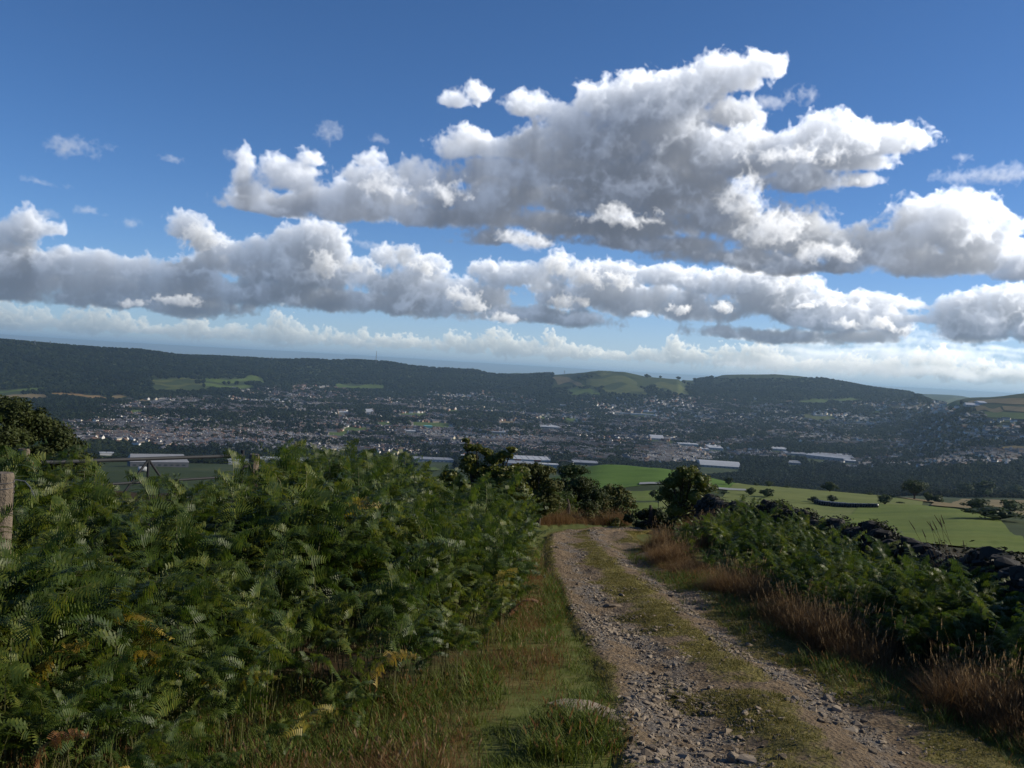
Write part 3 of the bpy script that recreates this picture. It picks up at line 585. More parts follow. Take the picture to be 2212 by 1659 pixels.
# skyline table: what the eye can see over the crests
_vaz=np.linspace(-33,33,661); _vd=np.exp(np.linspace(math.log(40),math.log(12000),700))
def _visible_table():
    A=np.radians(_vaz)[:,None]; X=np.sin(A)*_vd; Y=np.cos(A)*_vd
    return np.maximum.accumulate((H(X,Y)-EYE)/_vd,axis=1)
_vt=_visible_table()
def visible(x,y,top):
    r=np.hypot(x,y); a=np.degrees(np.arctan2(x,y)); i=np.clip(np.round((a+33)*10).astype(int),0,660)
    j=np.clip(np.searchsorted(_vd,r*.985)-1,0,699)
    return (H(x,y)+top-EYE)/r>_vt[i,j]-.0002
def in_poly(px,py,poly):
    c=np.zeros(px.shape,bool); n=len(poly)
    for i in range(n):
        (x1,y1),(x2,y2)=poly[i],poly[i-1]
        k=((y1>py)!=(y2>py)); 
        with np.errstate(divide='ignore',invalid='ignore'): c^=k&(px<(x2-x1)*(py-y1)/(y2-y1)+x1)
    return c
TOWN=[(450,892,170,26,1),(250,930,120,18,.8),(560,935,150,26,1),(820,880,150,22,.9),(650,850,110,13,1),(700,905,110,14,.8),(1000,920,150,28,.9),(1180,955,130,30,1),(930,968,90,11,1),(1020,868,110,16,.8),(1300,885,130,18,.8),(1490,882,120,20,1),(1400,930,90,24,.7),(1560,930,120,20,.9),(1450,978,90,14,1),(1650,900,120,22,.8),(1850,925,140,26,.8),(1950,950,140,20,.6),(2060,985,140,16,.9),(1900,993,100,12,.8),(1900,895,150,22,.7),(2110,930,120,26,.6),(760,958,90,12,.9),(400,950,110,14,.7),(1640,985,60,10,.9),(1090,890,90,14,.7),(560,880,90,12,.8)]
SHEDS=[ # picture x of the middle, picture y of the foot, width, height, roof kind, roof tone, wall tone, label
 (345,1008,112,17,'gable','g','k','large grey shed with a broad pitched metal roof, seen behind the field gate'),
 (622,1000,108,12,'flat','w','g','long pale flat-roofed warehouse just right of the field gate posts'),
 (231,984,26,5,'flat','w','w','small low white roof beside the dark hedge tree behind the gate'),
 (518,1003,46,8,'flat','w','w','low white building behind the right end of the gate'),
 (937,998,86,10,'flat','g','w','wide grey flat-roofed warehouse left of the crooked hawthorn top'),
 (1003,990,16,8,'flat','w','w','small white block against the left side of the crooked hawthorn'),
 (1144,999,94,14,'flat','w','w','long white retail shed with red panels along its top, right of the crooked hawthorn'),
 (1128,1008,64,12,'flat','g','g','grey flat-roofed shed in front of the retail shed with red panels'),
 (1185,1010,44,9,'flat','w','w','low white shed at the foot of the retail shed, left of the dark round bush'),
 (1265,1005,59,10,'flat','g','k','dark flat-topped block with a pale rim just above the bright green hill'),
 (1348,894,46,5,'flat','w','w','white-roofed factory hall, left one of three far white halls in mid valley'),
 (1388,897,50,6,'flat','w','w','white-roofed factory hall, front one of three far white halls in mid valley'),
 (1402,891,36,5,'flat','w','w','white-roofed factory hall, rear one of three far white halls in mid valley'),
 (1190,926,43,8,'flat','w','g','long white-topped building between the terraces in the middle of town'),
 (1078,937,30,7,'flat','g','g','grey flat-roofed hall above the crooked hawthorn in the middle of town'),
 (1556,1011,84,11,'curve','w','g','large pale shed with a curved roof above the leafy hawthorn by the track'),
 (1685,974,32,9,'flat','w','w','white box-shaped shed left of the long white-roofed factory'),
 (1790,994,96,15,'slope','w','g','long white-roofed factory, biggest of the right-hand industrial estate'),
 (1720,984,46,8,'flat','g','g','grey low works hall between the white box shed and the long factory'),
 (1547,972,30,10,'flat','w','w','tall white block with a flat roof left of the bare building site'),
 (1522,974,20,6,'flat','w','w','small white low unit beside the tall white block'),
 (1487,963,42,6,'flat','w','w','low white unit at the left end of the right-hand industrial estate'),
 (1420,950,28,7,'curve','w','w','white arched-roof hall among trees in the middle distance'),
 (1452,950,12,6,'flat','w','w','small white box beside the arched-roof hall'),
 (1772,899,26,5,'flat','w','w','long white school-like building on an olive field right of centre'),
 (2124,873,14,7,'gable','w','w','white barn on the right-hand moorland slope'),
 (2104,878,28,4,'gable','w','g','long low farm building left below the white barn on the slope'),
 (1716,1004,28,9,'flat','g','b','blue-grey clad unit below the white box shed'),
 (890,935,28,6,'flat','w','w','pale low hall in front of the green playing fields'),
 (926,924,18,5,'flat','t','t','low turquoise building at the edge of the playing field'),
 (1216,877,15,6,'flat','w','w','small white building below the wooded end of the ridge'),
 (742,893,22,5,'flat','w','w','pale flat building among the terraces left of the castle'),
 (799,893,20,8,'gable','w','w','white gabled hall left of the castle'),
 (1632,864,5,9,'gable','w','w','tiny tall white tower house at the foot of the flat-topped hill'),
 (1843,1000,30,9,'flat','w','g','pale end unit right of the long white-roofed factory')]
def dens_masks(px,py):
    town=np.zeros(px.shape)
    for cx,cy,rx,ry,w in TOWN: town=np.maximum(town,w*np.exp(-(((px-cx)/(rx*1.15))**2+((py-cy)/(ry*1.2))**2)**2*.7))
    fld=np.zeros(px.shape,bool)
    for poly,_ in far_fields: fld|=in_poly(px,py,poly)
    for (x,y,w,h,*_) in SHEDS: fld|=(abs(px-x)<w*.5+2)&(py>y-h*.6)&(py<y+4)
    return town,fld
def polar(d0,d1,k,seed,a0=-31.5,a1=31.5):
    """jittered polar grid of points: spacing grows with distance"""
    r=np.random.default_rng(seed); X=[];Y=[];S=[]
    d=d0
    while d<d1:
        st=k*d; n=int(math.radians(a1-a0)*d/st); a=np.radians(np.linspace(a0,a1,n)+r.uniform(-.5,.5,n)*(a1-a0)/n); q=d+r.uniform(-.5,.5,n)*st*1.4
        X.append(q*np.sin(a));Y.append(q*np.cos(a));S.append(np.full(n,st)); d+=st*1.25
    return np.concatenate(X),np.concatenate(Y),np.concatenate(S)
def build_woods():
    r=np.random.default_rng(8)
    x,y,s=polar(620,7400,.0040,3); z=H(x,y)
    px,py=project(x,y,z+4); d=np.hypot(x,y)
    town,fld=dens_masks(px,py)
    fld|=dens_masks(*project(x,y,z+10))[1]|dens_masks(*project(x,y,z+.5))[1]
    k=visible(x,y,13)&~fld
    clump=vn(x,y,160,41)*.6+vn(x,y,60,42)*.5
    keep=np.where(town>.35,r.uniform(0,1,len(x))<.32+.55*(clump>.1),r.uniform(0,1,len(x))<.93)
    open_hill=((px>1195)&(px<1500)&(py<836)&(py>790))
    keep&=~open_hill|(clump>.5)&(py>811)
    moor=(px>2010)&(py<900); keep&=~moor|(clump>.3)
    plateau=(px>1540)&(px<1990)&(py<835); keep&=~plateau|((clump>-.1)&(py>818)) 
    keep&=~((px>330)&(px<440)&(py>812)&(py<846))|(clump>.1)
    keep&=(px>-40)&(px<2255)&(d>1150)
    k&=keep
    x,y,z,s,d=x[k],y[k],z[k],s[k],d[k]
    n=len(x); rad=np.maximum(s*.62,3.2)*r.uniform(.65,1.25,n)*np.where(d>4800,r.uniform(.6,1.25,n),1); hh=np.clip(rad*r.uniform(.8,1.25,n)*(.85+.45*vn(x,y,230,44)+.25*vn(x,y,70,45)),2.2,10)
    rad=np.clip(rad,2.5,15)
    order=np.argsort(d-rad*40); ind=order[:240]
    for i in ind:
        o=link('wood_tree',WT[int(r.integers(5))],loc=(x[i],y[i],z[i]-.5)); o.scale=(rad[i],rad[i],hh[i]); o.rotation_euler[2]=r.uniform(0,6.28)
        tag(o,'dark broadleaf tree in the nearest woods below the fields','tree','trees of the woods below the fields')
    rest=order[240:]
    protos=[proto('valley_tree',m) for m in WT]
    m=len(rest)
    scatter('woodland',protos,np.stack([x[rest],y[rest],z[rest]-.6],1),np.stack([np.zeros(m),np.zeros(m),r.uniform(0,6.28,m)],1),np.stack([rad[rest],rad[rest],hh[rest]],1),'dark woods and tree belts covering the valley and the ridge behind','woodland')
    print('woods',n)
build_woods()
# ------------------------------------------------------------------ town
WALL={k:solid('render_'+k,c,tuple(q*.82 for q in c),.3) for k,c in {'white':(.74,.72,.68),'cream':(.62,.55,.43),'brick':(.22,.11,.07),'grey':(.26,.25,.24),'stone':(.2,.17,.14),'tan':(.36,.26,.18)}.items()}
ROOF={k:solid('roof_'+k,c,tuple(q*.75 for q in c),.3,spec=.35,rough=.6) for k,c in {'slate':(.055,.055,.065),'dark':(.05,.042,.04),'brown':(.11,.065,.045),'grey':(.14,.14,.15)}.items()}
_wk=list(WALL);_rk=list(ROOF)
def house_geo(w,l,h,rh,wi,ri,chim=True):
    b=MB(); W=w/2;Ln=l/2
    V=[(-W,-Ln,0),(W,-Ln,0),(W,Ln,0),(-W,Ln,0),(-W,-Ln,h),(W,-Ln,h),(W,Ln,h),(-W,Ln,h),(0,-Ln,h+rh),(0,Ln,h+rh)]
    b.add(V,[(0,1,5,8,4),(2,3,7,9,6),(1,2,6,5),(3,0,4,7)],wi)
    e=.35; g=.15
    b.add([(-W-e,-Ln-g,h-e*rh/W+.12),(0,-Ln-g,h+rh+.12),(0,Ln+g,h+rh+.12),(-W-e,Ln+g,h-e*rh/W+.12),(W+e,-Ln-g,h-e*rh/W+.12),(W+e,Ln+g,h-e*rh/W+.12)],[(3,2,1,0),(1,2,5,4)],ri)
    if chim: b.box((.2,Ln-.6,h+rh+.3),(.8,.8,1.6),0,wi)
    return b
HM=list(WALL.values())+list(ROOF.values())
HOUSES=[]
_r=random.Random(4)
for wk,rk,l in (('white','slate',9),('cream','slate',9),('brick','brown',10),('grey','slate',22),('stone','slate',30),('white','dark',24),('tan','brown',9),('cream','grey',18),('brick','dark',26),('white','grey',9)):
    b=house_geo(7.5,l,5.2,2.7,_wk.index(wk),6+_rk.index(rk)); HOUSES.append((b,b.mesh('town_house',HM)))
def build_town():
    r=np.random.default_rng(12)
    x,y,s=polar(1700,5600,.0046,7); z=H(x,y); px,py=project(x,y,z+3)
    town,fld=dens_masks(px,py)
    k=visible(x,y,8)&~fld&(r.uniform(0,1,len(x))<town*1.1)&(town>.12)&((vn(x,y,160,41)*.6+vn(x,y,60,42)*.5<.3)|(r.uniform(0,1,len(x))<.25))&(px>-30)&(px<2240)
    x,y,z,d=x[k],y[k],z[k],np.hypot(x,y)[k]; n=len(x)
    ang=vn(x,y,420,51)*2.4+np.where(r.uniform(0,1,n)<.25,math.pi/2,0)+1.2
    nb=vn(x,y,260,52); 
    wgt=np.array([3,2.4,2,3,2.4,2.4,1.8,1.8,2.4,2])
    pick=np.array([r.choice(10,p=(lambda q:q/q.sum())(wgt*np.where(np.arange(10)%2==(v>0),1.6,.6))) for v in nb])
    sc_=np.clip(d/3000,1.0,1.4)*r.uniform(.8,1.15,n)
    order=np.argsort(d); ind=order[:300]
    for i in ind:
        o=link('town_house',HOUSES[pick[i]][1],loc=(x[i],y[i],z[i]+.4)); o.rotation_euler[2]=ang[i]; o.scale=(sc_[i],)*3
        tag(o,'small pitched-roof house among the nearest streets of the valley town','house','houses in the nearest streets of the town')
    Vs=[];Fs=[];Ms=[];kk=0
    for i in order[300:]:
        b=HOUSES[pick[i]][0]; V=np.array(b.V)*sc_[i]; c,q=math.cos(ang[i]),math.sin(ang[i])
        Vs.append(np.stack([V[:,0]*c-V[:,1]*q+x[i],V[:,0]*q+V[:,1]*c+y[i],V[:,2]+z[i]+.4],1)); Fs+=[tuple(v+kk for v in f) for f in b.F]; Ms+=b.M; kk+=len(V)
    me=np_mesh('town_houses',np.vstack(Vs),Fs,HM,Ms); tag(link('town_houses',me),'rows of tiny houses across the far valley floor','town houses',None,'stuff')
    print('houses',n)
build_town()
SHM={'w':solid('pale_metal_roof',(.43,.44,.45),(.33,.34,.36),.2,rough=.5),'g':solid('grey_metal_roof',(.24,.25,.27),(.19,.2,.22),.2,rough=.5),'k':solid('dark_cladding',(.09,.095,.11),(.07,.075,.09),.2),'b':solid('blue_cladding',(.13,.19,.28),(.1,.15,.22),.2),'t':solid('turquoise_cladding',(.10,.34,.34),(.08,.28,.28),.2)}
M_red=solid('red_panel',(.38,.05,.04),(.3,.04,.03),1); M_win=solid('dark_glazing',(.03,.04,.05),(.05,.06,.07),1,rough=.2,spec=.5)
def build_sheds():
    for (x,y,w,h,kind,rt,wt,label) in SHEDS:
        p=at(x,y); d=math.hypot(p.x,p.y); W=w/F*d; Hh=min(max(h/F*d*.4,4.5),9); D=max((h/F*d-Hh)/max((EYE-p.z)/d,.03),12.0)
        D=min(D,150); yaw=-math.atan2(p.x,p.y)+(.12 if kind!='slope' else -.32)
        root=empty('industrial_shed' if h<9 or w>30 else 'hall_building',p,label,'industrial building',None,yaw)
        b=MB(); b.box((0,D/2,Hh/2-1),(W,D,Hh+2)); wl=b.build('wall',SHM[wt],root)
        q=MB()
        if kind in('flat','slope'):
            q.box((0,D/2,Hh+.35),(W+1,D+1,.7)); 
            if kind=='slope':
                for i in range(4): q.add([(-W/2,D*(i/4),Hh+.71),(W/2,D*(i/4),Hh+.71),(W/2,D*(i+.5)/4,Hh+4),(-W/2,D*(i+.5)/4,Hh+4),(-W/2,D*(i+1)/4,Hh+.71),(W/2,D*(i+1)/4,Hh+.71)],[(0,1,2,3),(3,2,5,4),(0,3,4),(1,5,2)])
        elif kind=='gable':
            rh=min(min(D,W)*.2,7)
            q.add([(-W/2-.5,-.5,Hh-.1),(W/2+.5,-.5,Hh-.1),(W/2-W*.06,D/2,Hh+rh),(-W/2+W*.02,D/2,Hh+rh),(-W/2-.5,D+.5,Hh-.1),(W/2+.5,D+.5,Hh-.1)],[(0,1,2,3),(3,2,5,4),(0,3,4),(1,5,2)])
        else:
            n=8;V=[]
            for i in range(n+1):
                t=i/n; zz=Hh+math.sin(math.pi*t)*min(D*.14,8); V+=[(-W/2-.5,D*t,zz),(W/2+.5,D*t,zz)]
            q.add(V,[(2*i,2*i+1,2*i+3,2*i+2) for i in range(n)]+[tuple(range(0,2*n+2,2)),tuple(range(2*n+1,0,-2))])
        rf=q.build('roof',SHM[rt],root)
        if kind in('flat','slope') and W>22:
            for i in range(int(max(3,min(9,W//11)))):
                c=MB(); n_=int(max(3,min(9,W//11))); c.box((W*(-.44+.88*i/(n_-1)),D*.5,Hh+.78 if kind=='flat' else Hh+4.05),(max(W*.018,1.0),D*.8,.14)); c.build('roof_light',SHM['k'] if i%2 else SHM['g'],rf)
        if 'red panels' in label:
            for u in (-.28,.18):
                c=MB(); c.box((W*u,-.45,Hh-.9),(W*.16,.4,3.2)); c.build('red_panel',M_red,wl)
        if w>26:
            n=5 if w<70 else 9
            for i in range(n):
                c=MB(); c.box((W*(-.42+.84*i/(n-1)),-.12,Hh*.36),(min(W*.05,4),.2,Hh*.28)); c.build('window',M_win,wl)
build_sheds()
def build_castle():
    p=at(932,890); d=math.hypot(p.x,p.y); u=d/F; st=solid('castle_stone',(.17,.15,.125),(.12,.105,.09),.15,bump=.3)
    root=empty('castle',p,'old ruined castle with grey towers and curtain walls among trees in town','castle',None,-math.atan2(p.x,p.y))
    for (tx,ty,r_,h) in ((-26,0,4.5,16),(-20,30,4,14),(24,0,4.5,12),(27,26,4,12),(-5,0,4.5,10),(6,0,4.5,10)):
        b=MB(); b.tube([(tx*u,ty,-2),(tx*u,ty,h*u)],r_*u*.8,10)
        for k in range(6):
            a=k*math.pi/3; b.box((tx*u+math.cos(a)*r_*u*.7,ty+math.sin(a)*r_*u*.7,h*u+.8),(1.6,1.6,1.8),a)
        b.build('tower',st,root)
    for (a,c,h) in (((-26,0),(24,0),7),((24,0),(27,26),6),((27,26),(-20,30),6),((-20,30),(-26,0),6)):
        b=MB(); mx,my=(a[0]+c[0])/2*u,(a[1]+c[1])/2; L_=math.hypot((c[0]-a[0])*u,c[1]-a[1]); b.box((mx,my,h*u/2-1),(L_,2.5,h*u+2),math.atan2(c[1]-a[1],(c[0]-a[0])*u)); b.build('curtain_wall',st,root)
build_castle()
M_steel=solid('galvanised_steel',(.22,.23,.24),(.16,.17,.18),2,rough=.5,metal=.4)
def build_masts():
    for (x,y,h,lb) in ((75,744,8,'leftmost electricity pylon on the left ridge beside a small tan field'),(108,746,8,'electricity pylon on the left ridge, second from the left edge'),(332,757,7,'electricity pylon alone on the middle of the left ridge'),(587,777,6,'electricity pylon on the ridge left of the tall thin mast'),(1219,806,6,'electricity pylon left of the rounded green hill top')):
        p=at(x,y+4); d=math.hypot(p.x,p.y); Hh=(h+4)/F*d; root=empty('electricity_pylon',p,lb,'pylon')
        b=MB(); w=Hh*.13
        for sx in(-1,1):
            for sy in(-1,1): b.tube([(sx*w,sy*w,0),(sx*w*.3,sy*w*.3,Hh*.62),(0,0,Hh)],.75,4)
        for k in range(5):
            z0=Hh*k*.13; z1=Hh*(k+1)*.13; f0=w*(1-.7*k*.13/.62); f1=w*(1-.7*(k+1)*.13/.62)
            b.tube([(-f0,-f0,z0),(f1,-f1,z1)],.2,3); b.tube([(f0,-f0,z0),(-f1,-f1,z1)],.2,3)
        b.build('lattice_tower',M_steel,root)
        for zz,ww in((.66,.20),(.78,.26),(.9,.18)):
            c=MB(); c.tube([(-Hh*ww,0,Hh*zz),(0,0,Hh*(zz+.02)),(Hh*ww,0,Hh*zz)],.3,4); c.build('cross_arm',M_steel,root)
    p=at(812,786); d=math.hypot(p.x,p.y); Hh=27/F*d; root=empty('radio_mast',p,'tall thin radio mast standing on the middle of the ridge','mast')
    b=MB(); b.tube([(0,0,0),(0,0,Hh)],[1.9,1.3],5); b.build('mast_pole',M_steel,root)
    for k in range(3):
        c=MB(); a=k*2.1; c.tube([(math.cos(a)*Hh*.35,math.sin(a)*Hh*.35,-4),(0,0,Hh*.8)],.12,3); c.build('guy_wire',M_steel,root)
build_masts()
# ------------------------------------------------------------------ bushes and trees of the near fields
def tree_meshes(n,size,seed,mat,clumps,tall,trunk):
    V,Fq=leaf_cloud(n,size,seed,clumps,.33,.74); V=V*(1,1,tall)+(0,0,trunk+tall*.75)
    B=ball(.6,.6,tall*.62,(0,0,trunk+tall*.75),seed,.15)
    V2,F2=join([(V,Fq),B]); cr=np_mesh('crown',V2,F2,[mat])
    b=MB(); b.tube([(0,0,-.15),(.02,0,trunk*.6),(0,.03,trunk+tall*.6)],[.09,.07,.03],7)
    r=random.Random(seed)
    for k in range(4):
        a=k*1.6+r.random(); b.tube([(0,0,trunk*.7),(math.cos(a)*.25,math.sin(a)*.25,trunk+tall*.35),(math.cos(a)*.5,math.sin(a)*.5,trunk+tall*.8)],[.05,.035,.015],5)
    return cr,b.mesh('trunk',[M_bark])
BUSH=[tree_meshes(700,.11,60+k,LM_bush,22,t,.12) for k,t in enumerate((.8,.95,.6))]
TREE=[tree_meshes(1500,.075,70,LM_bush,34,.72,.42)]
def bush_at(x,y,w,h,label,kind,cat,name,dist=None,group=None):
    if dist: 
        X,Y,Z=ray(x,y); n=math.hypot(X,Y); p=Vector((X/n*dist,Y/n*dist,float(H(X/n*dist,Y/n*dist))))
    else:
        p=at(x,y)
        if math.hypot(p.x,p.y)>620 and 'dry slope' not in label:
            X,Y,Z=ray(x,y); n=math.hypot(X,Y); p=Vector((X/n*440,Y/n*440,float(H(X/n*440,Y/n*440))))
    d=math.hypot(p.x,p.y); rad=w/F*d/2; Hh=h/F*d
    root=empty(name,p,label,cat,group,random.random()*6.28)
    cr,tk=(TREE[0] if kind=='t' else BUSH[{'b':0,'u':1,'l':2}[kind]])
    unit=cr.vertices; top=max(v.co.z for v in unit)*.97
    for nm,me in (('crown',cr),('trunk',tk)):
        o=link(nm,me,root); o.scale=(rad/.95,rad/.95,Hh/top)
    return root
random.seed(3)
BUSHES=[(1545,1062,14,17,'small upright bush just right of the leafy hawthorn by the track','u'),(1574,1048,23,16,'rounded bush at the right end of the pale lane strip','b'),(1564,1067,24,6,'low flat bush below the pale lane strip','l'),(1621,1071,21,18,'upright dark bush, left of two bushes on the upper mown field','u'),(1656,1075,36,19,'wide dark bush, right of two bushes on the upper mown field','b'),(1634,1037,14,8,'little bush on the right shoulder of the bright green hill','b'),(1661,1045,18,12,'bush on the crest right of the bright green hill','b'),(1700,1048,16,6,'low bush on the crest further right of the bright green hill','l'),(1793,1053,32,22,'large dark bush on the crest of the pale mown field','b'),(1759,1087,25,14,'bush at the left end of the row of black bales','b'),(1797,1085,21,15,'bush standing behind the row of black bales','u'),(1911,1091,33,21,'bush at the right end of the row of black bales','b'),(1878,1061,14,6,'low bush on the dry strip left of the big round tree','l'),(1929,1067,15,5,'flat low bush left of the big round tree','l'),(1946,1089,18,5,'flat bush right of the bale row on the mown field','l'),(2006,1063,18,22,'slim dark bush close behind the big round tree','u'),(2024,1075,28,18,'bush right of the big round tree','b'),(2085,1070,37,24,'dark bush on the dry slope, second right of the big round tree','b'),(2126,1075,48,33,'big dark thorn tree on the dry slope at the right','b'),(2194,1070,34,20,'bush on the dry slope near the right edge','b'),(2111,1105,58,25,'broad bush at the corner of the mown field near the wall','b'),(2186,1099,52,25,'broad bush behind the stone wall near the right edge','b'),(2150,1124,110,26,'wide low thicket just behind the stone wall at the right','l'),(1410,1076,16,18,'small bush in the field left of the leafy hawthorn','u'),(1440,1047,44,5,'low scrub line below the bright green hill','l')]
for b_ in BUSHES: bush_at(*b_[:5],b_[5],'bush','field_bush')
bush_at(1975,1072,50,42,'big round-crowned tree standing alone on the mown field at the right','t','tree','field_tree')
def build_bales():
    bm_=solid('black_bale_wrap',(.012,.012,.014),(.02,.02,.024),3,rough=.28,spec=.5); b=MB()
    n=14; prof=[(-.62,.0),(-.62,.52),(-.56,.62),(0,.66),(.56,.62),(.62,.52),(.62,0)]; V=[];Fc=[]
    for (z,r_) in prof[1:-1]:
        for k in range(n):
            a=2*math.pi*k/n; V.append((r_*math.cos(a),z,.63+r_*math.sin(a)))
    for i in range(len(prof)-3):
        for k in range(n): Fc.append((i*n+k,i*n+(k+1)%n,(i+1)*n+(k+1)%n,(i+1)*n+k))
    Fc+=[tuple(range(n)),tuple((len(prof)-3)*n+k for k in range(n-1,-1,-1))]; b.add(V,Fc)
    me=b.mesh('round_bale',[bm_],True); r=random.Random(9); A=at(1764,1090); Bq=at(1888,1099)
    for row in range(4):
        n_=22 if row<3 else 13
        for k in range(n_):
            t=(k+.5)/n_ if row<3 else .3+.62*(k+.5)/n_
            x=A.x+(Bq.x-A.x)*t+r.uniform(-.12,.12); y=A.y+(Bq.y-A.y)*t+row*2.3-2+r.uniform(-.2,.2)
            o=link('round_bale',me,loc=(x,y,float(H(x,y))+.35)); o.rotation_euler[2]=math.pi/2+r.uniform(-.15,.15)
            tag(o,'round bale wrapped in black plastic lying in rows on the mown field','bale','black bales on the mown field')
build_bales()
print('far',time.time()-_T0)
# ------------------------------------------------------------------ shrubs near the track
def pxd(x,y,d):
    X,Y,Z=ray(x,y); n=math.hypot(X,Y); return np.array((X/n*d,Y/n*d,EYE+Z/n*d))
def shrub(name,label,cat,clumps,dist,mat,leaf,seed,dens=1.0,depth=1.0,group=None):
    r=np.random.default_rng(seed); pts=[];C=[]
    for (x,y,q) in clumps:
        R_=q/F*dist; c=pxd(x,y,dist)+np.array((0,r.uniform(-.7,.7)*depth*R_*1.5,0)); C.append((c,R_))
    base=np.mean([c for c,_ in C],0); base[2]=float(H(base[0],base[1])); zb=base[2]
    Vs=[];Fs=[]
    for (c,R_) in C:
        n=int(dens*1.25*(R_*F/dist)**2*(.04/leaf)**1.2)+80
        V,Fq=leaf_cloud(n,leaf/R_,int(r.integers(1e9)),16,.46,.72,rag=.4)
        V=V*R_*(1.12,1.12,.95)+c-base; Vs.append((V,Fq))
        Vs.append(ball(R_*.62,R_*.62,R_*.55,tuple(c-base),int(r.integers(1e6)),.22,8,5))
    V,Fq=join(Vs)
    root=empty(name,tuple(base),label,cat,group); link('crown',np_mesh('crown',V,Fq,[mat]),root)
    b=MB()
    b.tube([(0,0,-.2),(.05,.03,.5),(.0,.05,max(.8,np.mean([c[2] for c,_ in C])-zb-.3))],[.09,.075,.04],7)
    for (c,R_) in C:
        e=c-base; b.tube([(0,.03,max(.25,min(.6,e[2]*.5))),tuple(e*.55+np.array((0,0,.05))),tuple(e)],[.05,.03,.012],5)
    b.build('trunk',M_bark,root); return root
shrub('hawthorn','crooked hawthorn with ragged leaning top beside the bracken, left of the track bend','tree',[(1006,952,7),(1012,968,12),(1030,968,11),(1048,978,15),(1104,972,10),(1092,983,13),(1067,994,20),(1012,990,16),(1020,1010,26),(975,1026,20),(992,1058,26),(1045,1036,34),(1082,1022,28),(1119,1026,24),(1082,1072,34),(1027,1076,32),(1119,1062,28),(1060,1100,28),(1000,1090,20)],21,LM_haw,.034,1,1.1)
shrub('hedge_shrub','olive hedge shrub directly right of the crooked hawthorn','shrub',[(1137,1017,24),(1165,1016,22),(1156,1042,30),(1190,1048,26),(1180,1020,18),(1140,1060,24),(1165,1072,28),(1190,1080,26),(1150,1092,26),(1175,1100,24)],30,LM_gorse,.036,2,1.1)
shrub('round_bush','dark round bush at the left edge of the bright green hill','shrub',[(1222,1016,17),(1240,1013,18),(1257,1018,15),(1236,1024,18),(1217,1026,12)],66,LM_bush,.07,3,1.6)
shrub('hedge_shrub','wide olive shrub below the dark round bush, in the hedge left of the track','shrub',[(1215,1052,22),(1245,1046,24),(1270,1052,24),(1222,1068,24),(1258,1070,28),(1290,1068,22),(1240,1090,26),(1280,1094,24),(1215,1096,24),(1255,1112,22),(1225,1116,20)],37,LM_gorse,.042,4,1.1)
shrub('hedge_shrub','dark rounded shrub at the end of the hedge where the track disappears','shrub',[(1318,1062,20),(1340,1066,20),(1328,1084,24),(1355,1085,18),(1312,1096,20),(1338,1108,20),(1366,1094,10),(1300,1082,20),(1296,1108,22),(1322,1118,16),(1355,1112,14)],42,LM_gorse,.045,5,1.1)
shrub('hawthorn','leafy rounded hawthorn standing right of the track bend above the stone wall end','tree',[(1468,1026,20),(1490,1024,20),(1510,1038,22),(1452,1044,20),(1482,1050,28),(1526,1056,20),(1440,1066,18),(1500,1072,26),(1465,1078,26),(1424,1076,9),(1535,1080,16),(1480,1098,24),(1450,1100,20),(1515,1098,22),(1470,1124,24),(1500,1122,22),(1440,1122,18),(1450,1040,16),(1500,1016,12),(1475,1014,12)],36,LM_haw,.042,6,1.1)
shrub('bramble_shrub','low dark shrub filling the gap beside the track bend below the leafy hawthorn','shrub',[(1362,1122,14),(1388,1116,18),(1412,1112,18),(1432,1118,18),(1380,1136,12),(1410,1134,16),(1440,1138,14)],31,LM_gorse,.045,7,1.2)
shrub('bramble_shrub','low olive bramble row along the foot of the hedge left of the track bend','shrub',[(1120+26*k,1112+4*(k%3)+k*1.2,17) for k in range(9)],33,LM_gorse,.045,9,1.2)
shrub('hedge_tree','large dark sprawling hedge tree at the left edge behind the gate','tree',[(-60,880,50),(-10,884,36),(30,896,36),(66,910,34),(100,932,34),(132,954,32),(160,976,30),(186,1000,26),(200,1020,20),(40,950,50),(-30,950,60),(100,985,46),(20,1000,50),(150,1015,34),(80,1030,40),(-50,1030,60)],27,LM_gorse,.036,8,1.0)
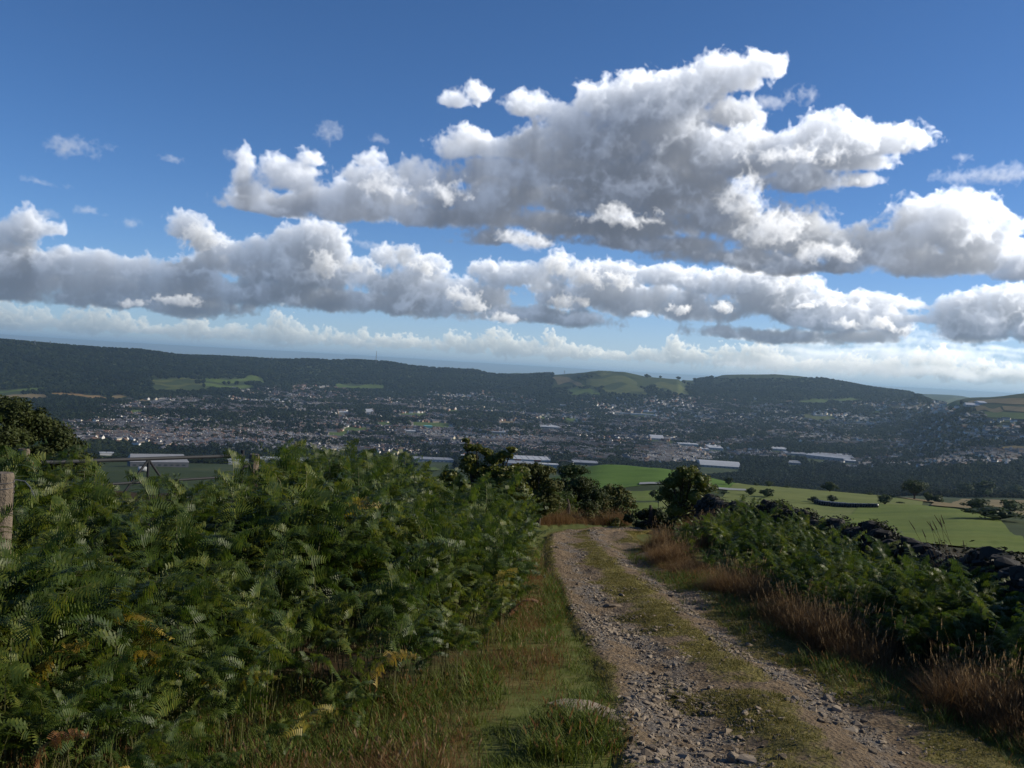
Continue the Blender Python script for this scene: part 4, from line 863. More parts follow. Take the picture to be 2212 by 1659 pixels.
# ------------------------------------------------------------------ bracken
BR={'green':leaf_mat('bracken_green',[(.026,.047,.009),(.042,.070,.012),(.074,.103,.016),(.14,.15,.024)],.34,.48,.28),
    'yellow':leaf_mat('bracken_yellowing',[(.16,.15,.02),(.26,.2,.03),(.3,.2,.05)],.35,.5,.3),
    'rust':leaf_mat('bracken_dead',[(.10,.045,.016),(.16,.07,.024),(.2,.1,.04)],.25,.6,.2),
    'stem':solid('bracken_stem',(.10,.11,.035),(.07,.055,.025),8,rough=.6)}
def frond_geo(seed,rise=.62,blade=.82,arch=1.0,npair=13,wid=.36):
    r=random.Random(seed); V=[];Fc=[];M=[]
    pts=[];ang=math.radians(r.uniform(4,12)); p=Vector((0,0,0)); step=.04; n=int((rise+blade)/step); yaw=r.uniform(-.15,.15)
    T=[]
    for i in range(n+1):
        t=i*step
        if t>rise: ang+=step/blade*math.radians(r.uniform(85,115))*arch*(1.5-1.0*(t-rise)/blade)
        d=Vector((math.sin(ang)*math.cos(yaw),math.sin(ang)*math.sin(yaw),math.cos(ang)))
        pts.append(p.copy()); T.append(d); p=p+d*step
    # stem as a thin three sided tube
    for i in range(0,n+1,3):
        rad=.0055*(1-.8*i/n); a=T[i].orthogonal().normalized(); b=T[i].cross(a)
        for k in range(3):
            q=2*math.pi*k/3; V.append(pts[i]+(a*math.cos(q)+b*math.sin(q))*rad)
    m=(n//3)
    for i in range(m):
        for k in range(3): Fc.append((i*3+k,i*3+(k+1)%3,i*3+3+(k+1)%3,i*3+3+k)); M.append(1)
    lat=Vector((-math.sin(yaw),math.cos(yaw),0)); i0=int(rise/step)
    for j in range(npair):
        u=(j+.3)/npair; u=u**.9; i=min(n-1,i0+int(u*(n-i0))); o=pts[i]; t=T[i]; nrm=lat.cross(t).normalized()*-1
        for sgn in(-1,1):
            Lp=wid*((1-u)**.8+.05)*r.uniform(.85,1.12); fw=r.uniform(.25,.5)
            d=(lat*sgn+t*fw+nrm*r.uniform(.0,.28)).normalized(); c=o.copy(); k_=max(3,int(9*(Lp/wid)**.7)); sg=Lp/k_
            tw=nrm*1.0+lat*r.uniform(-.5,.5)+t*r.uniform(-.4,.4)
            for k in range(k_):
                w=k/k_; d=(d+Vector((0,0,-.06-.10*r.random()))).normalized(); s_=d.cross(tw).normalized()
                e=c+d*sg; ll=Lp*.21*(1-w)**.65*r.uniform(.85,1.1)+.006
                for q in(-1,1):
                    tip=c+d*(sg*.7)+s_*q*ll+Vector((0,0,-.22*ll))-tw*0.02*q
                    b0=len(V); V+= [c,c+d*sg*.72,tip+d*sg*.2,tip-d*sg*.12]; Fc.append((b0,b0+1,b0+2,b0+3)); M.append(0)
                c=e
    return V,Fc,M
FR=[frond_geo(s,r_,b_,a_,n_,w_) for s,r_,b_,a_,n_,w_ in ((1,.70,.50,1.0,10,.19),(2,.80,.44,.85,9,.17),(3,.62,.56,1.15,11,.21),(4,.72,.46,1.3,10,.18),(5,.84,.42,.7,9,.15),(6,.55,.54,1.05,10,.20))]
def frond_mesh(i,mat): V,Fc,M=FR[i]; return np_mesh('frond',[tuple(v) for v in V],Fc,[BR[mat],BR['stem']],M)
FRG=[frond_mesh(i,'green') for i in range(6)]; FRY=[frond_mesh(i,'yellow') for i in (0,3)]; FRR=[frond_mesh(i,'rust') for i in (3,5)]
def clump_mesh(seed,mat='green',k=3):
    r=random.Random(seed); Vs=[];Fs=[];Ms=[];kk=0
    for q in range(k):
        V,Fc,M=FR[r.randrange(6)]; a=q*2*math.pi/k+r.uniform(-.7,.7); s=r.uniform(.62,1.2); c,sn=math.cos(a),math.sin(a); ox,oy=r.uniform(-.12,.12),r.uniform(-.12,.12)
        Vs+= [((v.x*c-v.y*sn)*s+ox,(v.x*sn+v.y*c)*s+oy,v.z*s) for v in V]; Fs+=[tuple(i+kk for i in f) for f in Fc]; Ms+=M; kk+=len(V)
    return np_mesh('bracken_clump',Vs,Fs,[BR[mat],BR['stem']],Ms)
_lb=[at(*p) for p in [(720,1700),(780,1640),(890,1570),(1000,1500),(1060,1450),(1105,1390),(1135,1320),(1148,1250),(1150,1190),(1140,1150)]]
_lby=np.array([p.y for p in _lb]); _lbx=np.array([p.x for p in _lb])
def left_edge(y): return np.interp(y,np.r_[2.0,_lby,30,36],np.r_[_lbx[0]-1.0,_lbx,1.2,3.0])
def left_limit(y):
    return np.where(y<10.5,-.62*y-.6,np.where(y<13.8,-5.2+(y-10.5)*.5,np.where(y<20,-3.6-.12*(y-13.8),-4.3+(y-20)*.35)))
_rb=[at(*p) for p in [(1400,1200),(1480,1250),(1600,1312),(1705,1370),(1830,1440),(2010,1525),(2180,1590),(2330,1650)]][::-1]
_rby=np.array([p.y for p in _rb]); _rbx=np.array([p.x for p in _rb])
def right_edge(y): return np.interp(y,np.r_[2.0,_rby,_rby[-1]+2,_rby[-1]+6],np.r_[_rbx[0]+.3,_rbx,_rbx[-1]+.6,_rbx[-1]+3])
WALLP=[]
for x_,d_ in ((1530,32.5),(1640,28),(1720,25),(1800,22),(1900,18.8),(2000,16),(2110,14),(2212,12.5),(2400,10.6)):
    a_=math.atan((x_-1106)/F); WALLP.append((math.sin(a_)*d_,math.cos(a_)*d_))
WALLP=np.array(WALLP)
def wall_x(y): return np.interp(y,WALLP[::-1,1],WALLP[::-1,0])
def build_bracken():
    r=np.random.default_rng(31); P=[]
    # jittered grid, x-y-scale
    for (x0,x1,y0,y1,st) in ((-16,6,3.0,12,.155),(-16,6,12,36,.21)):
        X,Y=np.meshgrid(np.arange(x0,x1,st),np.arange(y0,y1,st)); X=X+r.uniform(-.5,.5,X.shape)*st; Y=Y+r.uniform(-.5,.5,X.shape)*st
        X=X.ravel();Y=Y.ravel(); k=(X<left_edge(Y)-.12)&(X>left_limit(Y))&((Y<28)|(X>-1.5)); P.append(np.stack([X[k],Y[k],np.zeros(k.sum())],1))
    for (y0,y1,st) in ((3.0,13,.16),(13,33,.21)):
        X,Y=np.meshgrid(np.arange(2.0,14,st),np.arange(y0,y1,st)); X=X+r.uniform(-.5,.5,X.shape)*st; Y=Y+r.uniform(-.5,.5,X.shape)*st
        X=X.ravel();Y=Y.ravel(); k=(X>right_edge(Y)+.42)&(X<np.minimum(wall_x(Y)-.25,Y*.62+.8)); P.append(np.stack([X[k],Y[k],np.ones(k.sum())],1))
    P=np.vstack(P); x,y,side=P.T; d=np.hypot(x,y)
    gap=vn(x,y,1.1,61)+.5*vn(x,y,.5,62)
    el=np.where(side==0,left_edge(y)-x,x-right_edge(y)-.38)
    k=(r.uniform(0,1,len(x))>np.where(gap<-.35,.8,.08))&(d>3.3)&~((side==0)&(y<6.2)&(el<.9)&(r.uniform(0,1,len(x))<.6))
    x,y,side,d,el=x[k],y[k],side[k],d[k],el[k]
    z=H(x,y)-.03
    big=np.where(side==0,np.interp(d,[3.3,5,7,9,14,20,30],[.52,.64,.82,.98,1.26,1.28,1.05]),np.interp(d,[3.3,8,14,20,26,32],[.62,.7,.76,.78,.95,1.05]))
    big=big*(1+.22*vn(x,y,1.9,63))*np.clip(.6+.45*el,.6,1)*(1+.15*sstep(-1.9,-2.9,x)*(y<8.5)*(side==0)+.24*sstep(-2.0,-2.6,x)*(y<6.0)*(y>4.3)*(side==0)+.10*sstep(8,9.5,y)*(x<-1.6)*sstep(-4.6,-3.2,x)*(side==0)-.06*sstep(-.40,-.50,x/y)*(y>7.2)*(side==0)+.05*(side==1))*r.uniform(.85,1.15,len(x))
    n=len(x); px,py=project(x,y,z+big*.8); inview=(px>-120)&(px<2330)&(py<1800)&(py>900)
    order=np.argsort(np.where(inview,d/big,999)); ind=order[:300]; rest=order[300:]
    rr=random.Random(2)
    for i in ind:
        left=side[i]==0
        o=empty('bracken_plant',(x[i],y[i],z[i]),'green bracken plant with arching fronds in the near thicket left of the track' if left else 'green bracken plant with arching fronds in the near thicket right of the track','bracken plant','bracken in the left thicket' if left else 'bracken in the right thicket',rr.uniform(0,6.28))
        for q in range(3):
            kind=rr.random(); me=FRG[rr.randrange(6)] if kind<.98 else (FRY[rr.randrange(2)] if kind<.995 else FRR[rr.randrange(2)])
            f=link('frond',me,o); s=big[i]*rr.uniform(.66,1.18); f.scale=(s,s,s); f.rotation_euler=(rr.uniform(-.12,.12),rr.uniform(-.1,.15),q*2.09+rr.uniform(-.7,.7)); f.location=(rr.uniform(-.12,.12),rr.uniform(-.12,.12),0)
    protos=[proto('bracken_clump',clump_mesh(100+s)) for s in range(14)]
    m=len(rest)
    for nm,kk,lb in (('bracken_thicket',side[rest]==0,'dense green bracken covering the bank left of the track'),('bracken_thicket',side[rest]==1,'green bracken growing between the track and the stone wall')):
        i=rest[kk]; m=len(i)
        scatter(nm,protos,np.stack([x[i],y[i],z[i]],1),np.stack([r.uniform(-.12,.12,m),r.uniform(-.12,.12,m),r.uniform(0,6.28,m)],1),np.repeat(big[i][:,None],3,1),lb,'bracken')
    print('bracken',n)
build_bracken()
rr_=random.Random(12)
for px_,d_,s_ in ((-8,6.1,1.2),(8,5.8,1.12),(24,6.0,1.15),(42,6.5,1.02)):
    p=pxd(px_,1100,d_); o=empty('bracken_plant',(p[0],p[1],float(H(p[0],p[1]))),'tall green bracken plant in front of the thick fence post at the left edge','bracken plant','bracken before the left fence post',rr_.uniform(0,6))
    for q in range(4):
        f=link('frond',FRG[rr_.randrange(6)],o); f.scale=(s_*rr_.uniform(.9,1.1),)*3; f.rotation_euler=(rr_.uniform(-.1,.1),rr_.uniform(-.1,.1),q*1.57+rr_.uniform(-.5,.5))
def one_frond(px,py,d,lift,me,s,rz,label,ry=0.0):
    p=pxd(px,py,d); z=float(H(p[0],p[1]))
    o=link('bracken_frond',me,loc=(p[0],p[1],z+lift)); o.scale=(s,)*3; o.rotation_euler=(0,ry,rz); return tag(o,label,'fern frond')
one_frond(640,1600,5.2,0,FRY[0],.62,-.6,'golden yellow bracken frond low beside the grass at the bottom')
one_frond(790,1540,6.0,0,FRY[1],.8,.4,'long yellow bracken frond drooping in the grass above the golden one')
one_frond(1078,1345,10.2,.1,FRY[0],.8,-1.2,'bright yellow bracken frond at the thicket edge near the track')
one_frond(60,1640,4.4,0,FRR[0],.6,.6,'rusty dead bracken frond in the bottom left corner')
one_frond(225,1655,4.3,0,FRY[1],.5,-.3,'small yellowing bracken frond at the bottom edge left of centre')
one_frond(1100,1330,10.0,0,FRR[1],.7,-.5,'rusty brown bracken frond beside the bright yellow one')
one_frond(262,1010,9.6,.25,FRG[1],1.15,.3,'tall bracken frond rising above the gate rail in front of the grey shed')
one_frond(405,1010,10.5,.3,FRG[4],1.1,.1,'tall bracken frond rising above the gate rail near its right end')
# ------------------------------------------------------------------ grass
GR={'green':leaf_mat('grass_green',[(.06,.085,.014),(.09,.12,.02),(.13,.145,.03)],.3,.6,.2),
    'turf':leaf_mat('thin_turf',[(.075,.074,.016),(.125,.115,.03),(.18,.145,.055)],.25,.7,.15),
    'dry':leaf_mat('grass_dry',[(.10,.058,.024),(.15,.08,.034),(.20,.115,.05)],.35,.7,.15),
    'rusty':leaf_mat('grass_rusty',[(.09,.052,.024),(.145,.085,.038),(.20,.13,.06)],.35,.7,.15),
    'straw':leaf_mat('grass_straw',[(.20,.13,.065),(.28,.2,.11)],.3,.7,.15)}
def tuft(seed,n,h,w,spread,lean,mats,heads=0):
    r=random.Random(seed); V=[];Fc=[];M=[]
    for i in range(n):
        a=r.uniform(0,6.28); bx,by=r.gauss(0,spread),r.gauss(0,spread); hh=h*r.uniform(.55,1.15); ln=lean*r.uniform(.3,1.3)*hh; ww=w*r.uniform(.7,1.3); d=(math.cos(a),math.sin(a)); s=(-d[1]*ww,d[0]*ww)
        b0=len(V); m=1 if (heads and i<heads) else 0
        if m: ww*=.5; s=(s[0]*.5,s[1]*.5); hh*=1.35
        for t,l_,k in ((0,0,1),(.55,.28,.8),(1,1,.12)):
            x,y,z=bx+d[0]*ln*l_,by+d[1]*ln*l_,hh*t*(1-.12*l_)
            V+= [(x-s[0]*k,y-s[1]*k,z),(x+s[0]*k,y+s[1]*k,z)]
        Fc+= [(b0,b0+1,b0+3,b0+2),(b0+2,b0+3,b0+5,b0+4)]; M+=[m,m]
        if m:
            tx,ty,tz=bx+d[0]*ln,by+d[1]*ln,hh*.88
            for q in range(5):
                e=len(V); oz=tz+(q-3.2)*.018*h/.5; ox=tx+d[0]*(q-3)*.006; k_=.0045*r.uniform(.6,1.3); aa=r.uniform(0,6.28)
                V+= [(ox,ty,oz-.012),(ox+k_*math.cos(aa),ty+k_*math.sin(aa),oz),(ox,ty,oz+.016),(ox-k_*math.cos(aa),ty-k_*math.sin(aa),oz)]; Fc.append((e,e+1,e+2,e+3)); M.append(1)
    return np_mesh('tuft',V,Fc,[GR[mats[0]],GR[mats[1]]],M)
def grass_field(name,protos,x,y,z,s,label,seed):
    r=np.random.default_rng(seed); n=len(x)
    scatter(name,protos,np.stack([x,y,z],1),np.stack([r.uniform(-.15,.15,n),r.uniform(-.15,.15,n),r.uniform(0,6.28,n)],1),np.stack([s,s,s*r.uniform(.75,1.25,n)],1),label,'grass')
def build_grass():
    r=np.random.default_rng(51)
    TG=[proto('grass_tuft',tuft(k,16,.10,.0035,.045,.7,('green','dry'))) for k in range(4)]
    TGL=[proto('grass_tuft',tuft(10+k,18,.22,.004,.05,.8,('green','dry'),1)) for k in range(3)]
    TD=[proto('dry_tuft',tuft(20+k,22,.2,.0019,.06,.75,('dry','straw'),1)) for k in range(4)]
    TDL=[proto('dry_tuft',tuft(30+k,26,.5,.0024,.08,.75,('rusty','straw'),1)) for k in range(4)]
    # left verge between bracken and track
    n=26000; y=3+(r.uniform(0,1,n)**1.5)*26; x=r.uniform(-4.5,4,n); s,_=track_coord(x,y)
    tk=np.where(y<26,0,0); le=left_edge(y)
    k=(x>le-.45)&(s<-.9)&(s>-6)&(r.uniform(0,1,n)<np.interp(y,[3,8,28],[1,1,.9]))
    x,y,s,le=x[k],y[k],s[k],le[k]; dry=.5*vn(x,y,1.3,71)+.3*vn(x,y,.4,72)
    edge=x-le
    isdry=((edge<.75+.5*dry)&(y<10)|(edge<.25)&(y>=10)|(y>22))&(r.uniform(0,1,len(x))<.72)
    px,py=project(x,y,H(x,y)); lush=np.exp(-(((px-1230)/110)**2+((py-1610)/45)**2))>.35
    z=H(x,y)-.03
    g=~isdry; a=g&((edge<.5)|lush); b=g&~a
    grass_field('verge_grass',TG,x[b],y[b],z[b],np.clip(.75+.4*vn(x[b],y[b],.7,73),.4,1.3),'short green grass on the verge between bracken and track',1)
    grass_field('long_grass',TGL,x[a],y[a],z[a],np.clip(.85+.4*vn(x[a],y[a],.7,74),.4,1.4),'longer green grass at the foot of the bracken and by the flat stone',2)
    k=isdry&(r.uniform(0,1,len(x))<.62)
    grass_field('seed_grass',TD,x[k],y[k],z[k],np.clip(.75+.45*vn(x[k],y[k],.8,75),.35,1.25)*np.where(y[k]>20,1.1,1),'brown seeding grass along the bracken edge',3)
    q=[at(r.uniform(1150,1360),r.uniform(1118,1149)) for _ in range(1500)]; q=[v for v in q if 22<v.y<42]
    x=np.array([v.x for v in q]); y=np.array([v.y for v in q]); s,_=track_coord(x,y); k=abs(s)>1.02; x,y=x[k],y[k]; z=H(x,y)-.04
    grass_field('rusty_grass',TDL,x,y,z,np.clip(.75+.4*vn(x,y,.9,83),.4,1.1),'rusty dry grass strip between the far end of the track and the hedge',9)
    # right fringe: tall rusty grass
    n=9000; y=3+(r.uniform(0,1,n)**1.1)*30; e=r.normal(.17,.2,n)*np.interp(y,[4,10,30],[1.5,1,1]); x=right_edge(y)+e
    k=(e>-.25)&(e<2.2)&(x<y*.62+.6)&(vn(x,y,.8,79)+.6*vn(x,y,.3,80)>r.uniform(-.9,.35,n)); x,y,e=x[k],y[k],e[k]; z=H(x,y)-.04; h=np.clip(.62+.6*np.clip(e,-.3,.6)+.45*vn(x,y,.9,76),.28,1.15)*np.interp(y,[4,9,20],[.75,.95,1.05])
    grass_field('rusty_grass',TDL,x,y,z,h,'tall rusty dry grass fringing the right side of the track',4)
    n=5200; y=3+(r.uniform(0,1,n)**1.3)*26; x=right_edge(y)+r.normal(.12,.32,n); z=H(x,y)-.03
    grass_field('fringe_grass',TGL,x,y,z,np.clip(.6+.4*vn(x,y,.7,77),.3,1),'green grass at the foot of the rusty fringe',5)
    n=5200; y=r.uniform(2.6,8,n); x=r.uniform(-5.4,0,n); k=(x<left_edge(y)+.1)&(x>-.62*y-.6); x,y=x[k],y[k]; z=H(x,y)-.03
    grass_field('undergrowth_grass',TGL,x,y,z,np.clip(.8+.5*vn(x,y,.6,78),.3,1.4),'dark grass between the bracken stems near the viewer',7)
    n=9000; y=r.uniform(2.6,24,n); x=right_edge(y)+r.uniform(-1.3,.25,n); s,_=track_coord(x,y); k=(s>.93)&(r.uniform(0,1,n)<.25+.75*(vn(x,y,.5,81)>-.2)); x,y=x[k],y[k]; z=H(x,y)-.03
    grass_field('verge_grass',TGL,x,y,z,np.clip(.42+.35*vn(x,y,.6,82),.2,.85),'short green grass along the right edge of the track',8)
    # turf on the track
    n=60000; q=(r.uniform(0,1,n)**.9*640).astype(int); s=r.uniform(-1.05,1.08,n)
    x=TC[q,0]+(TR[q,0]-TL[q,0])/2*s; y=TC[q,1]+(TR[q,1]-TL[q,1])/2*s; gv,gs=bands(s,q,x,y)
    k=(r.uniform(0,1,n)<(gs-.35)*.9)&(y>2.5); x,y,s,q=x[k],y[k],s[k],q[k]
    grass_field('track_turf',[proto('turf_tuft',tuft(40+k,12,.028,.003,.045,1.2,('turf','turf'))) for k in range(4)],x,y,track_z(x,y,s,q)-.005,r.uniform(.6,1.2,len(x)),'thin mossy turf growing between the wheel ruts',6)
    print('grass',len(x))
build_grass()
def build_stalks():
    p=pxd(2085,1130,13.4); z=float(H(p[0],p[1])); b=MB(); r=random.Random(5)
    for k in range(16):
        a=r.uniform(2.2,4.0); l_=r.uniform(.25,.75); h=r.uniform(.9,1.5); ox,oy=r.uniform(-.2,.2),r.uniform(-.1,.1)
        b.tube([(ox,oy,0),(ox+math.cos(a)*l_*.3,oy+math.sin(a)*.05,h*.6),(ox+math.cos(a)*l_,oy+math.sin(a)*.1,h)],[.004,.003,.002],3)
        b.tube([(ox+math.cos(a)*l_*.92,oy+math.sin(a)*.09,h*.96),(ox+math.cos(a)*l_*1.08,oy+math.sin(a)*.12,h*1.04)],[.009,.003],4)
    o=b.build('pale_grass_clump',GR['straw'],None,(p[0],p[1],z)); tag(o,'clump of tall pale grass stalks leaning left in front of the stone wall','grass clump')
build_stalks()
# ------------------------------------------------------------------ stones on the track
import bmesh
def stone_mesh(seed,flat=.5,n=13,mat=None,name='stone'):
    r=random.Random(seed); bm=bmesh.new()
    for k in range(n):
        a=r.uniform(0,6.28); z=r.uniform(-1,1); q=math.sqrt(max(0,1-z*z))**.6; bm.verts.new((math.cos(a)*q*r.uniform(.75,1.1),math.sin(a)*q*r.uniform(.55,.8),z*flat*r.uniform(.8,1.1)))
    res=bmesh.ops.convex_hull(bm,input=bm.verts); bmesh.ops.delete(bm,geom=[v for v in bm.verts if not v.link_faces],context='VERTS')
    bmesh.ops.recalc_face_normals(bm,faces=bm.faces)
    me=bpy.data.meshes.new(name); bm.to_mesh(me); bm.free(); me.materials.append(mat); return me
def rock_mat(name,cols,scale=7):
    m,N,L,b=new_mat(name); b.inputs['Roughness'].default_value=.85; b.inputs['Specular IOR Level'].default_value=.3
    oi=N.new('ShaderNodeObjectInfo'); a=N.new('ShaderNodeMath'); a.operation='MULTIPLY_ADD'; L.new(oi.outputs['Random'],a.inputs[0]); a.inputs[1].default_value=.5
    q=N.new('ShaderNodeMath'); q.operation='MULTIPLY'; q.inputs[1].default_value=.5; L.new(tex(N,L,scale,6),q.inputs[0]); L.new(q.outputs[0],a.inputs[2])
    L.new(ramp(N,L,a.outputs[0],[(.2+.6*i/(len(cols)-1),c) for i,c in enumerate(cols)]),b.inputs['Base Color'])
    bn=N.new('ShaderNodeBump'); bn.inputs['Strength'].default_value=.5; bn.inputs['Distance'].default_value=.01; L.new(tex(N,L,scale*5,5),bn.inputs['Height']); L.new(bn.outputs[0],b.inputs['Normal']); return m
M_stone=rock_mat('track_stone',[(.105,.080,.054),(.18,.14,.098),(.25,.20,.145),(.32,.265,.20)])
ST=[stone_mesh(s,f,13,M_stone) for s,f in ((1,.4),(2,.55),(3,.3),(4,.45),(5,.6),(6,.35),(7,.25),(8,.5))]
def build_stones():
    r=np.random.default_rng(91); n=90000
    q=(r.uniform(0,1,n)**1.15*660).astype(int); s=r.uniform(-1.0,1.02,n)
    x=TC[q,0]+(TR[q,0]-TL[q,0])/2*s; y=TC[q,1]+(TR[q,1]-TL[q,1])/2*s; gv,gs=bands(s,q,x,y); z=track_z(x,y,s,q)
    k=(r.uniform(0,1,n)<.04+gv**1.5*.95-.03*gs)&(y>2.5); x,y,z,s,q,gv=x[k],y[k],z[k],s[k],q[k],gv[k]; n=len(x)
    size=np.exp(r.normal(-4.55,.52,n))*(1+.35*gv); size=np.clip(size,.006,.12)
    px,py=project(x,y,z); iv=(py<1670)&(px<2230)
    order=np.argsort(-np.where(iv,size/np.hypot(x,y),0)); ind=order[:300]; rest=order[300:]; rr=random.Random(7)
    for i in ind:
        o=link('stone',ST[rr.randrange(8)],loc=(x[i],y[i],z[i]+size[i]*.12)); t=size[i]*1.1; o.scale=(t,t,t); o.rotation_euler=(rr.uniform(-.3,.3),rr.uniform(-.3,.3),rr.uniform(0,6.28))
        tag(o,'loose grey-brown stone lying on the gravel track','stone','loose stones on the track')
    m=len(rest)
    scatter('gravel',[proto('gravel_stone',ST[k]) for k in range(8)],np.stack([x[rest],y[rest],z[rest]+size[rest]*.1],1),np.stack([r.uniform(-.4,.4,m),r.uniform(-.4,.4,m),r.uniform(0,6.28,m)],1),np.repeat(size[rest][:,None],3,1),'small loose stones covering the wheel ruts of the track','gravel')
    for (px_,py_,sx,sy,sz,rz,lb) in ((1262,1533,.30,.16,.06,-.35,'broad flat pale slab set in the grass verge left of the track'),(1315,1556,.22,.10,.045,-.5,'lower narrow flat slab beside the broad slab in the verge'),(1325,1312,.16,.08,.06,.2,'dark lone stone on the bare dirt in the left wheel rut'),(1735,1650,.22,.13,.05,.2,'flat pale stone at the bottom edge, right of two beside each other'),(1640,1652,.17,.11,.05,-.2,'flat pale stone at the bottom edge, left of two beside each other'),(1520,1253,.3,.12,.05,.2,'flat pale slab at the right edge of the track below the rusty grass'),(2010,1545,.09,.07,.06,.4,'rounded stone in the shade below the right-hand grass fringe')):
        p=at(px_,py_); o=link('flat_stone',stone_mesh(int(px_),.5,18,M_stone,'flat_stone'),loc=(p.x,p.y,p.z+.022)); o.scale=(sx,sy/.7,sz); o.rotation_euler[2]=rz; tag(o,lb,'stone')
    print('stones',n)
build_stones()
# ------------------------------------------------------------------ dry stone wall
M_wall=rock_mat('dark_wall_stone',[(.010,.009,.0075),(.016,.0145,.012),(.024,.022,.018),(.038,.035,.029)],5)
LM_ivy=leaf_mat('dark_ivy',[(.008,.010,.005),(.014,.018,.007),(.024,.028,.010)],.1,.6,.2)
def build_wall():
    r=random.Random(17); pts=WALLP[::-1]; seg=np.linalg.norm(np.diff(pts,axis=0),axis=1); cum=np.r_[0,np.cumsum(seg)]; Ltot=cum[-1]
    def pos(t): return float(np.interp(t,cum,pts[:,0])),float(np.interp(t,cum,pts[:,1]))
    def dirn(t): a,b=pos(max(t-.2,0)),pos(min(t+.2,Ltot)); return math.atan2(b[1]-a[1],b[0]-a[0])
    root=empty('dry_stone_wall',(*pos(Ltot/2),float(H(*pos(Ltot/2)))),'long dark dry stone wall with ragged top behind the right-hand bracken','wall'); base=np.array(root.location)
    WS=[stone_mesh(200+s,.62,20,M_wall) for s in range(8)]; items=[]
    core=MB(); N_=40
    for i in range(N_):
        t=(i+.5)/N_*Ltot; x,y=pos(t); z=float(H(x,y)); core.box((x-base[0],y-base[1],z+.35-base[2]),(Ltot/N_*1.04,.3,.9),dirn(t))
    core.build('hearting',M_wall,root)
    t=0; zt=0
    for c in range(11):
        t=r.uniform(0,.2)
        while t<Ltot:
            l_=r.uniform(.13,.34); top=.88+.07*math.sin(t*.9)+.07*math.sin(t*2.3+1)
            if c*.095<top:
                x,y=pos(min(t+l_/2,Ltot)); a=dirn(t); z=float(H(x,y)); off=r.uniform(-.05,.05)
                items.append((x-math.sin(a)*off*1,y+math.cos(a)*off,z+.02+c*.095+r.uniform(-.02,.02),a+r.uniform(-.1,.1),l_*.62,.30,.072*r.uniform(.85,1.25)))
            t+=l_*.92
    t=0
    while t<Ltot:
        l_=r.uniform(.14,.36); x,y=pos(t); top=.91+.07*math.sin(t*.9)+.07*math.sin(t*2.3+1); items.append((x,y,float(H(x,y))+top+r.uniform(-.05,.07),dirn(t)+r.uniform(-.4,.4),l_*.6,.24,r.uniform(.07,.14))); t+=l_*r.uniform(.5,.8)
    for it in items: pass
    items.sort(key=lambda q:math.hypot(q[0],q[1])*(1.0-.22*(q[2]-float(H(q[0],q[1])))) if q[0]<q[1]*.56 else 99)
    Vs=[];Fs=[];kk=0
    for n,(x,y,z,a,sx,sy,sz) in enumerate(items):
        me=WS[r.randrange(8)]
        if n<300:
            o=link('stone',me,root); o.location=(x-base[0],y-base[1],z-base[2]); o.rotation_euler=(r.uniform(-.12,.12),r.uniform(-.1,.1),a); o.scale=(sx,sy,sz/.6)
        else:
            c,s=math.cos(a),math.sin(a)
            for v in me.vertices:
                X,Y=v.co.x*sx,v.co.y*sy; Vs.append((x-base[0]+X*c-Y*s,y-base[1]+X*s+Y*c,z-base[2]+v.co.z*sz/.6))
            for p in me.polygons: Fs.append(tuple(i+kk for i in p.vertices))
            kk=len(Vs)
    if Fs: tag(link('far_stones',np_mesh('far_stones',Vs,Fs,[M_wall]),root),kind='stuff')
    g=np.random.default_rng(4); parts=[]
    for k in range(1000):
        t=g.uniform(0,1)**1.25*Ltot; x,y=pos(t); top=.88+.07*math.sin(t*.9)+.07*math.sin(t*2.3+1); q=g.uniform(.15,.32)*(1 if t>Ltot*.35 else .7)
        V,Fq=leaf_cloud(90,.03/q,int(g.integers(1e9)),8,.5,.7,rag=.4); a=dirn(t)
        parts.append((V*(q*1.3,q,q*.8)+(x-base[0]+math.sin(a)*.1,y-base[1]+g.uniform(-.28,.12),float(H(x,y))-base[2]+top*g.uniform(.5,1.08)),Fq))
    V,Fq=join(parts); tag(link('ivy',np_mesh('ivy',V,Fq,[LM_ivy]),root),kind='stuff')
    print('wall',len(items))
build_wall()
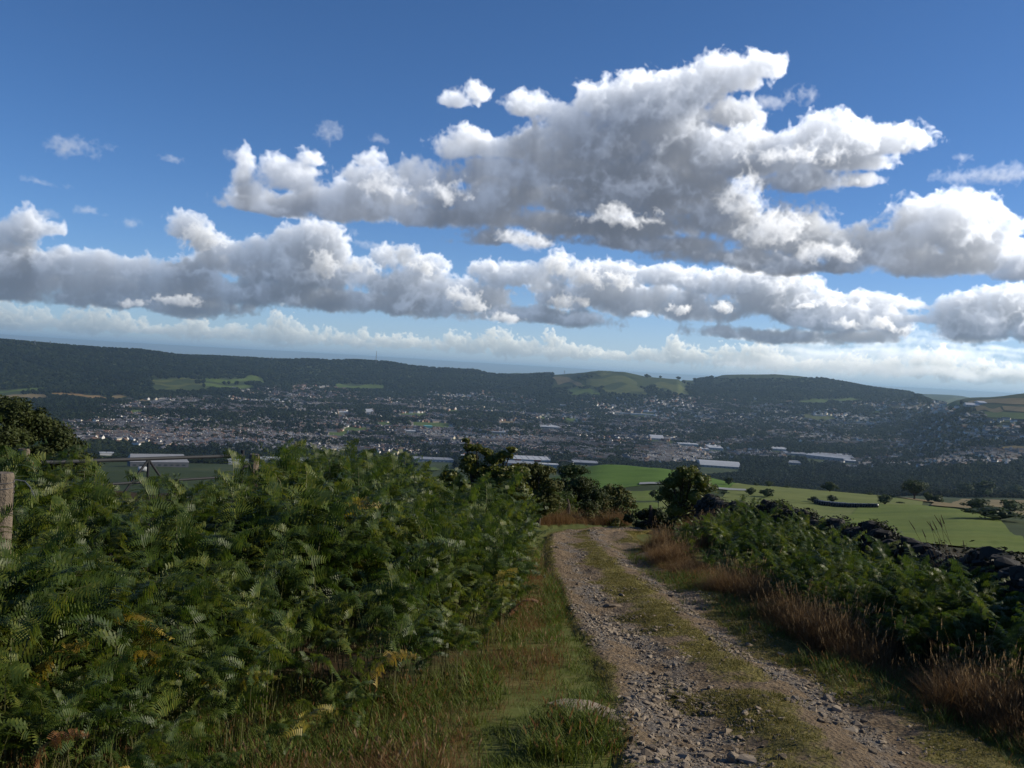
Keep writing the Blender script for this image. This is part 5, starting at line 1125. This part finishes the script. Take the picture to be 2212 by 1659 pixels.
# ------------------------------------------------------------------ gate, posts, twine
M_post=solid('weathered_post',(.20,.16,.12),(.10,.08,.06),14,bump=.8); M_gate=solid('dull_gate_metal',(.022,.025,.03),(.014,.016,.02),5,rough=.7,spec=.3)
M_wire=solid('fence_wire',(.25,.25,.25),(.15,.13,.12),8,rough=.5,metal=.6); M_twine=solid('orange_twine',(.55,.09,.02),(.4,.06,.015),20)
def post(name,px,ytop,d,rad,label,leanx=0):
    p=pxd(px,ytop,d); z=float(H(p[0],p[1])); root=empty(name,(p[0],p[1],z),label,'post'); h=p[2]-z
    b=MB(); b.tube([(0,0,-.3),(0,0,h*.5),(leanx,0,h-.02),(leanx,0,h)],[rad*1.04,rad,rad*.97,rad*.86],12); b.build('post_shaft',M_post,root); return root,h
def build_gate():
    A=pxd(62,1000,12.0); Bq=pxd(524,984,14.2); zt=A[2]; yaw=math.atan2(Bq[1]-A[1],Bq[0]-A[0]); Lg=math.hypot(Bq[0]-A[0],Bq[1]-A[1]); tilt=Bq[2]-A[2]
    z0=zt-1.1; root=empty('field_gate',(A[0],A[1],z0),'dark metal field gate half hidden behind tall bracken','gate',None,yaw)
    def bar(nm,p,q,r_):
        b=MB(); b.tube([(p[0]*Lg,0,p[1]+tilt*p[0]),(q[0]*Lg,0,q[1]+tilt*q[0])],r_,8); b.build(nm,M_gate,root)
    bar('top_rail',(0,1.1),(1,1.1),.024)
    for z in(.15,.34,.55,.80): bar('rail',(0,z),(1,z),.017)
    for u in(0.0,1.0): bar('stile',(u,.1),(u,1.18 if u else 1.1),.026)
    bar('brace',(.5,.15),(.5,1.1),.018); bar('brace',(.5,1.09),(.36,.55),.016); bar('brace',(.5,1.09),(.64,.55),.016)
    b=MB(); b.box((Lg+.05,0,.95+tilt),(.12,.03,.05)); b.build('latch',M_gate,root)
    for z in(.3,.95):
        b=MB(); b.box((-.05,0,z),(.12,.04,.05)); b.build('hinge',M_gate,root)
    post('gate_post',52,969,12.05,.065,'weathered round gate post at the left end of the field gate')
    post('gate_post',549,981,14.35,.075,'short dark gate post at the right end of the field gate')
    fp,h=post('fence_post',8,1021,7.0,.068,'thick weathered fence post with wire at the left edge of the picture')
    b=MB(); b.tube([(.07*math.cos(k*.7),.07*math.sin(k*.7),h-.13+.004*k) for k in range(20)],.0025,4)
    b.tube([(.07,0,h-.04),(.13,.02,h-.05),(.17,.02,h-.09),(.2,.03,h-.16)],.004,4); b.build('wire',M_wire,fp)
    b=MB(); r=random.Random(3)
    for k in range(7):
        a=r.uniform(0,6.28); b.tube([(0,0,0),(.03*math.cos(a),.03*math.sin(a),.03),(.05*math.cos(a+1),.05*math.sin(a+1),-.02),(.03*math.cos(a+2),.03*math.sin(a+2),-.09-r.random()*.06)],.006,4)
    p=pxd(73,1006,11.95); o=b.build('baler_twine',M_twine,None,tuple(p)); tag(o,'knot of bright orange twine tied on the gate rail near its left post','twine')
    p=at(307,1019); d=math.hypot(p.x,p.y); root=empty('storage_tank',p,'small pale tank below the gate brace in front of the large grey shed','tank',None,-math.atan2(p.x,p.y)); w=17/F*d
    b=MB(); b.tube([(-w/2,0,w*.32),(-w/2+.6,0,w*.32),(w/2-.6,0,w*.32),(w/2,0,w*.32)],[w*.22,w*.3,w*.3,w*.22],12); b.build('tank_shell',SHM['w'],root,smooth=True)
    b=MB(); b.box((-w*.3,0,w*.02),(1,3,w*.2)); b.box((w*.3,0,w*.02),(1,3,w*.2)); b.build('cradle',SHM['k'],root)
build_gate()
# ------------------------------------------------------------------ haze
def build_haze():
    b=MB(); top=300.0; bot=-360.0; b.box((0,0,(top+bot)/2),(2*77000,2*77000,top-bot)); me=b.mesh('haze',[])
    m=bpy.data.materials.new('pale_air'); m.use_nodes=True; N=m.node_tree.nodes; N.clear(); out=N.new('ShaderNodeOutputMaterial'); v=N.new('ShaderNodeVolumePrincipled')
    v.inputs['Color'].default_value=(.50,.76,1,1); v.inputs['Density'].default_value=HAZE; v.inputs['Anisotropy'].default_value=.2; m.node_tree.links.new(v.outputs[0],out.inputs['Volume']); me.materials.append(m)
    tag(link('haze',me),'thin pale summer haze over the valley','haze',None,'stuff')
HAZE=3.8e-5
build_haze()
print('done',time.time()-_T0)
